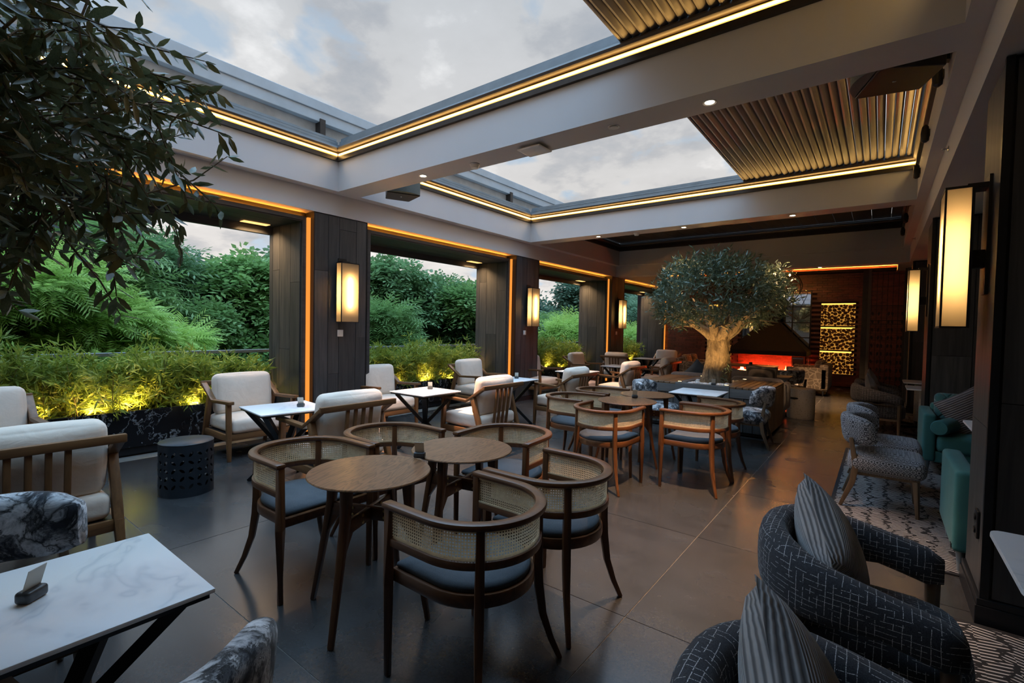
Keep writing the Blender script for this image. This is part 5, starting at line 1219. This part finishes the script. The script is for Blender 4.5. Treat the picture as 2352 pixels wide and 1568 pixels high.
# ================================================================== TREES OUTSIDE
struct(MB().lathe([(.01, -5.0), (90, -5.0)], 48, (-40, 10, 0)).ob('ground', 'ground', smooth=False))
def garden_tree(px, D_, top_py, rx, mat, label, n=1500, trunk=True, low=-3.0, seed=1, sp=None, size=.5, blobs=14, flat=1.0, br=(.34, .55)):
    g = np.random.default_rng(seed)
    d = ray(px, 760); hd = Vector((d.x, d.y, 0)).normalized(); d2 = ray(px, top_py); el = d2.z/math.hypot(d2.x, d2.y); ztop = CAM_H+el*D_
    base = hd*D_; t = thing('garden_tree', label, 'tree', (base.x, base.y, -5.0), 0, 'trees beyond the terrace'); zt = ztop+5.0; zl = low+5.0
    P = []; Dr = []; Up = []; B = []
    for b in range(blobs):
        f = (b+.5)/blobs; z = zl+(zt-zl)*f; w = rx*math.sin(PI*min(.97, .18+.72*f))**.7; q = g.uniform(0, 2*PI); rr = w*g.uniform(.25, .75)
        br_ = rx*g.uniform(*br); z = min(z, zt-br_*.95*flat-.3*size); B.append((np.array([rr*math.cos(q), rr*math.sin(q), z]), br_))
    B.append((np.array([0, 0, zt-rx*.40*flat-.3*size]), rx*.40))
    tot = sum(b[1]**2 for b in B)
    for c_, r_ in B:
        m_ = int(n*r_**2/tot)
        dd = g.normal(size=(m_, 3)); dd /= np.linalg.norm(dd, axis=1, keepdims=True); dd[:, 2] = np.where(dd[:, 2] < -.35, -dd[:, 2], dd[:, 2])
        rad = r_*g.uniform(.62, 1.05, (m_, 1)); P.append(c_+dd*rad*np.array([1, 1, flat*.85])); o_ = dd.copy(); o_[:, 2] = o_[:, 2]*.35-.12; Dr.append(o_+g.normal(size=(m_, 3))*.35); Up.append(np.tile([0, 0, 1.], (m_, 1)))
    P = np.vstack(P); Dr = np.vstack(Dr); Up = np.vstack(Up)
    tag(link('foliage', leafmesh('foliage', mat, P, Dr, g.uniform(.7, 1.3, len(P))*size, *(sp or SP1), up=Up), t), kind='stuff')
    if trunk:
        m = MB(); m.sweep([(0, 0, 0), (g.uniform(-.2, .2), g.uniform(-.2, .2), zt*.4), (g.uniform(-.3, .3), g.uniform(-.3, .3), zt*.86)], [.22, .15, .04], n=8)
        for b in range(0, len(B)-1, 2): c_ = B[b][0]; m.sweep([(0, 0, max(.4, c_[2]*.62)), (c_[0]*.5, c_[1]*.5, c_[2]*.86), tuple(c_)], [.09, .05, .015], n=6)
        m.ob('trunk', 'tree_trunk', t)
SP1 = spray(10, .035, .42); SP2 = spray(6, .10, .45); SP3 = spray(16, .030, .42)
T = garden_tree
T(45, 10.5, 575, 1.6, 'tree_light', 'bright green feathery tree closest outside the left window', 9500, seed=1, sp=SP3, size=.36, low=-1.6, flat=.5, blobs=30, br=(.24, .40))
T(-70, 10.5, 600, 1.4, 'tree_light', 'bright green feathery tree at the far left edge', 5000, seed=21, sp=SP3, size=.38, low=-1.6, flat=.5, blobs=30, br=(.24, .40))
T(235, 11.0, 665, 1.2, 'tree_light', 'low bright green feathery tree left of the drum stool', 6500, seed=2, sp=SP3, size=.34, low=-1.8, flat=.5, blobs=26, br=(.26, .42))
T(405, 11.5, 745, .9, 'tree_light', 'small light green sapling top just above the rail', 1600, seed=22, sp=SP3, size=.42, low=-1.5, flat=.8)
T(120, 15, 480, 2.0, 'tree_mid', 'large tree rising left of the sky behind the bright green one', 7000, seed=3, sp=SP1, size=.62, low=-2.5, blobs=20)
T(265, 17, 520, 2.1, 'tree_dark', 'dark green broad tree in the middle of the left window', 6500, seed=4, sp=SP1, size=.62, low=-3, blobs=18)
T(390, 19, 640, 1.9, 'tree_mid', 'lower green tree in front of the wooded hill', 4200, seed=5, sp=SP1, size=.6, low=-3)
T(470, 15.5, 690, 1.2, 'tree_mid', 'young conical tree right of centre in the left window', 2200, seed=6, sp=SP2, size=.42, low=-3, flat=1.2)
T(575, 17, 585, 2.0, 'tree_mid', 'leafy tree against the first column, left window', 7000, seed=7, sp=SP2, size=.5, low=-3, blobs=20)
T(640, 19, 575, 2.2, 'tree_dark', 'tree partly behind the first column', 4000, seed=8, sp=SP2, size=.5, low=-3)
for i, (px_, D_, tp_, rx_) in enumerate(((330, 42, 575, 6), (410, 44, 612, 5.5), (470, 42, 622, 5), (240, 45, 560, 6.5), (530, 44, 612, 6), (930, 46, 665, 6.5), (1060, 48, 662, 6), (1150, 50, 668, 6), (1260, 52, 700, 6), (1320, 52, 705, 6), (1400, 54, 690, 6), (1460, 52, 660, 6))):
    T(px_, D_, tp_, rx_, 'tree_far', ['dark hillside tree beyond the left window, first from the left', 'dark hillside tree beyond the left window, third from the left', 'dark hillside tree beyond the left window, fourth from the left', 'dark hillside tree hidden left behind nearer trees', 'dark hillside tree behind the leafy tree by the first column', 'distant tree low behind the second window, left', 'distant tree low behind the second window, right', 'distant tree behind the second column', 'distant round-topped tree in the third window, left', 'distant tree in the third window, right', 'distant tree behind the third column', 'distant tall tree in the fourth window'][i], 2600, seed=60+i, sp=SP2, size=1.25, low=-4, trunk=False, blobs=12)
T(868, 17, 588, 1.9, 'tree_dark', 'tall dark tree at the left of the second window', 6000, seed=9, sp=SP2, size=.45, low=-3, blobs=18)
T(885, 14.5, 690, 1.1, 'tree_mid', 'lighter green tree in front at the left of the second window', 3200, seed=10, sp=SP1, size=.45, low=-3)
T(905, 15.5, 775, .9, 'tree_grey', 'grey-green conifer low in the second window', 1600, seed=11, sp=SP2, size=.36, low=-3, flat=1.3)
T(1000, 19, 632, 2.4, 'tree_dark', 'broad dark tree filling the second window', 7000, seed=12, sp=SP2, size=.46, low=-3, blobs=20)
T(1075, 18, 655, 1.9, 'tree_mid', 'green tree at the right of the second window', 5200, seed=13, sp=SP2, size=.46, low=-3, blobs=16)
T(1140, 20, 645, 1.9, 'tree_dark', 'tree hidden behind the second portal', 2200, seed=14, sp=SP2, size=.5, low=-3)
T(1255, 25, 722, 2.2, 'tree_mid', 'green tree at the left of the third window', 4200, seed=15, sp=SP1, size=.62, low=-3)
T(1310, 24, 725, 2.0, 'tree_light', 'lighter green tree at the right of the third window', 4200, seed=16, sp=SP1, size=.6, low=-3)
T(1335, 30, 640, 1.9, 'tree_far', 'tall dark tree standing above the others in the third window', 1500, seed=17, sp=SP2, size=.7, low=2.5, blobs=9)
T(1450, 30, 690, 2.6, 'tree_grey', 'grey-green tree in the fourth window', 4600, seed=18, sp=SP1, size=.7, low=-3)
T(1462, 24, 745, 1.4, 'tree_light', 'light green tree low in the fourth window', 2600, seed=19, sp=SP1, size=.5, low=-3)
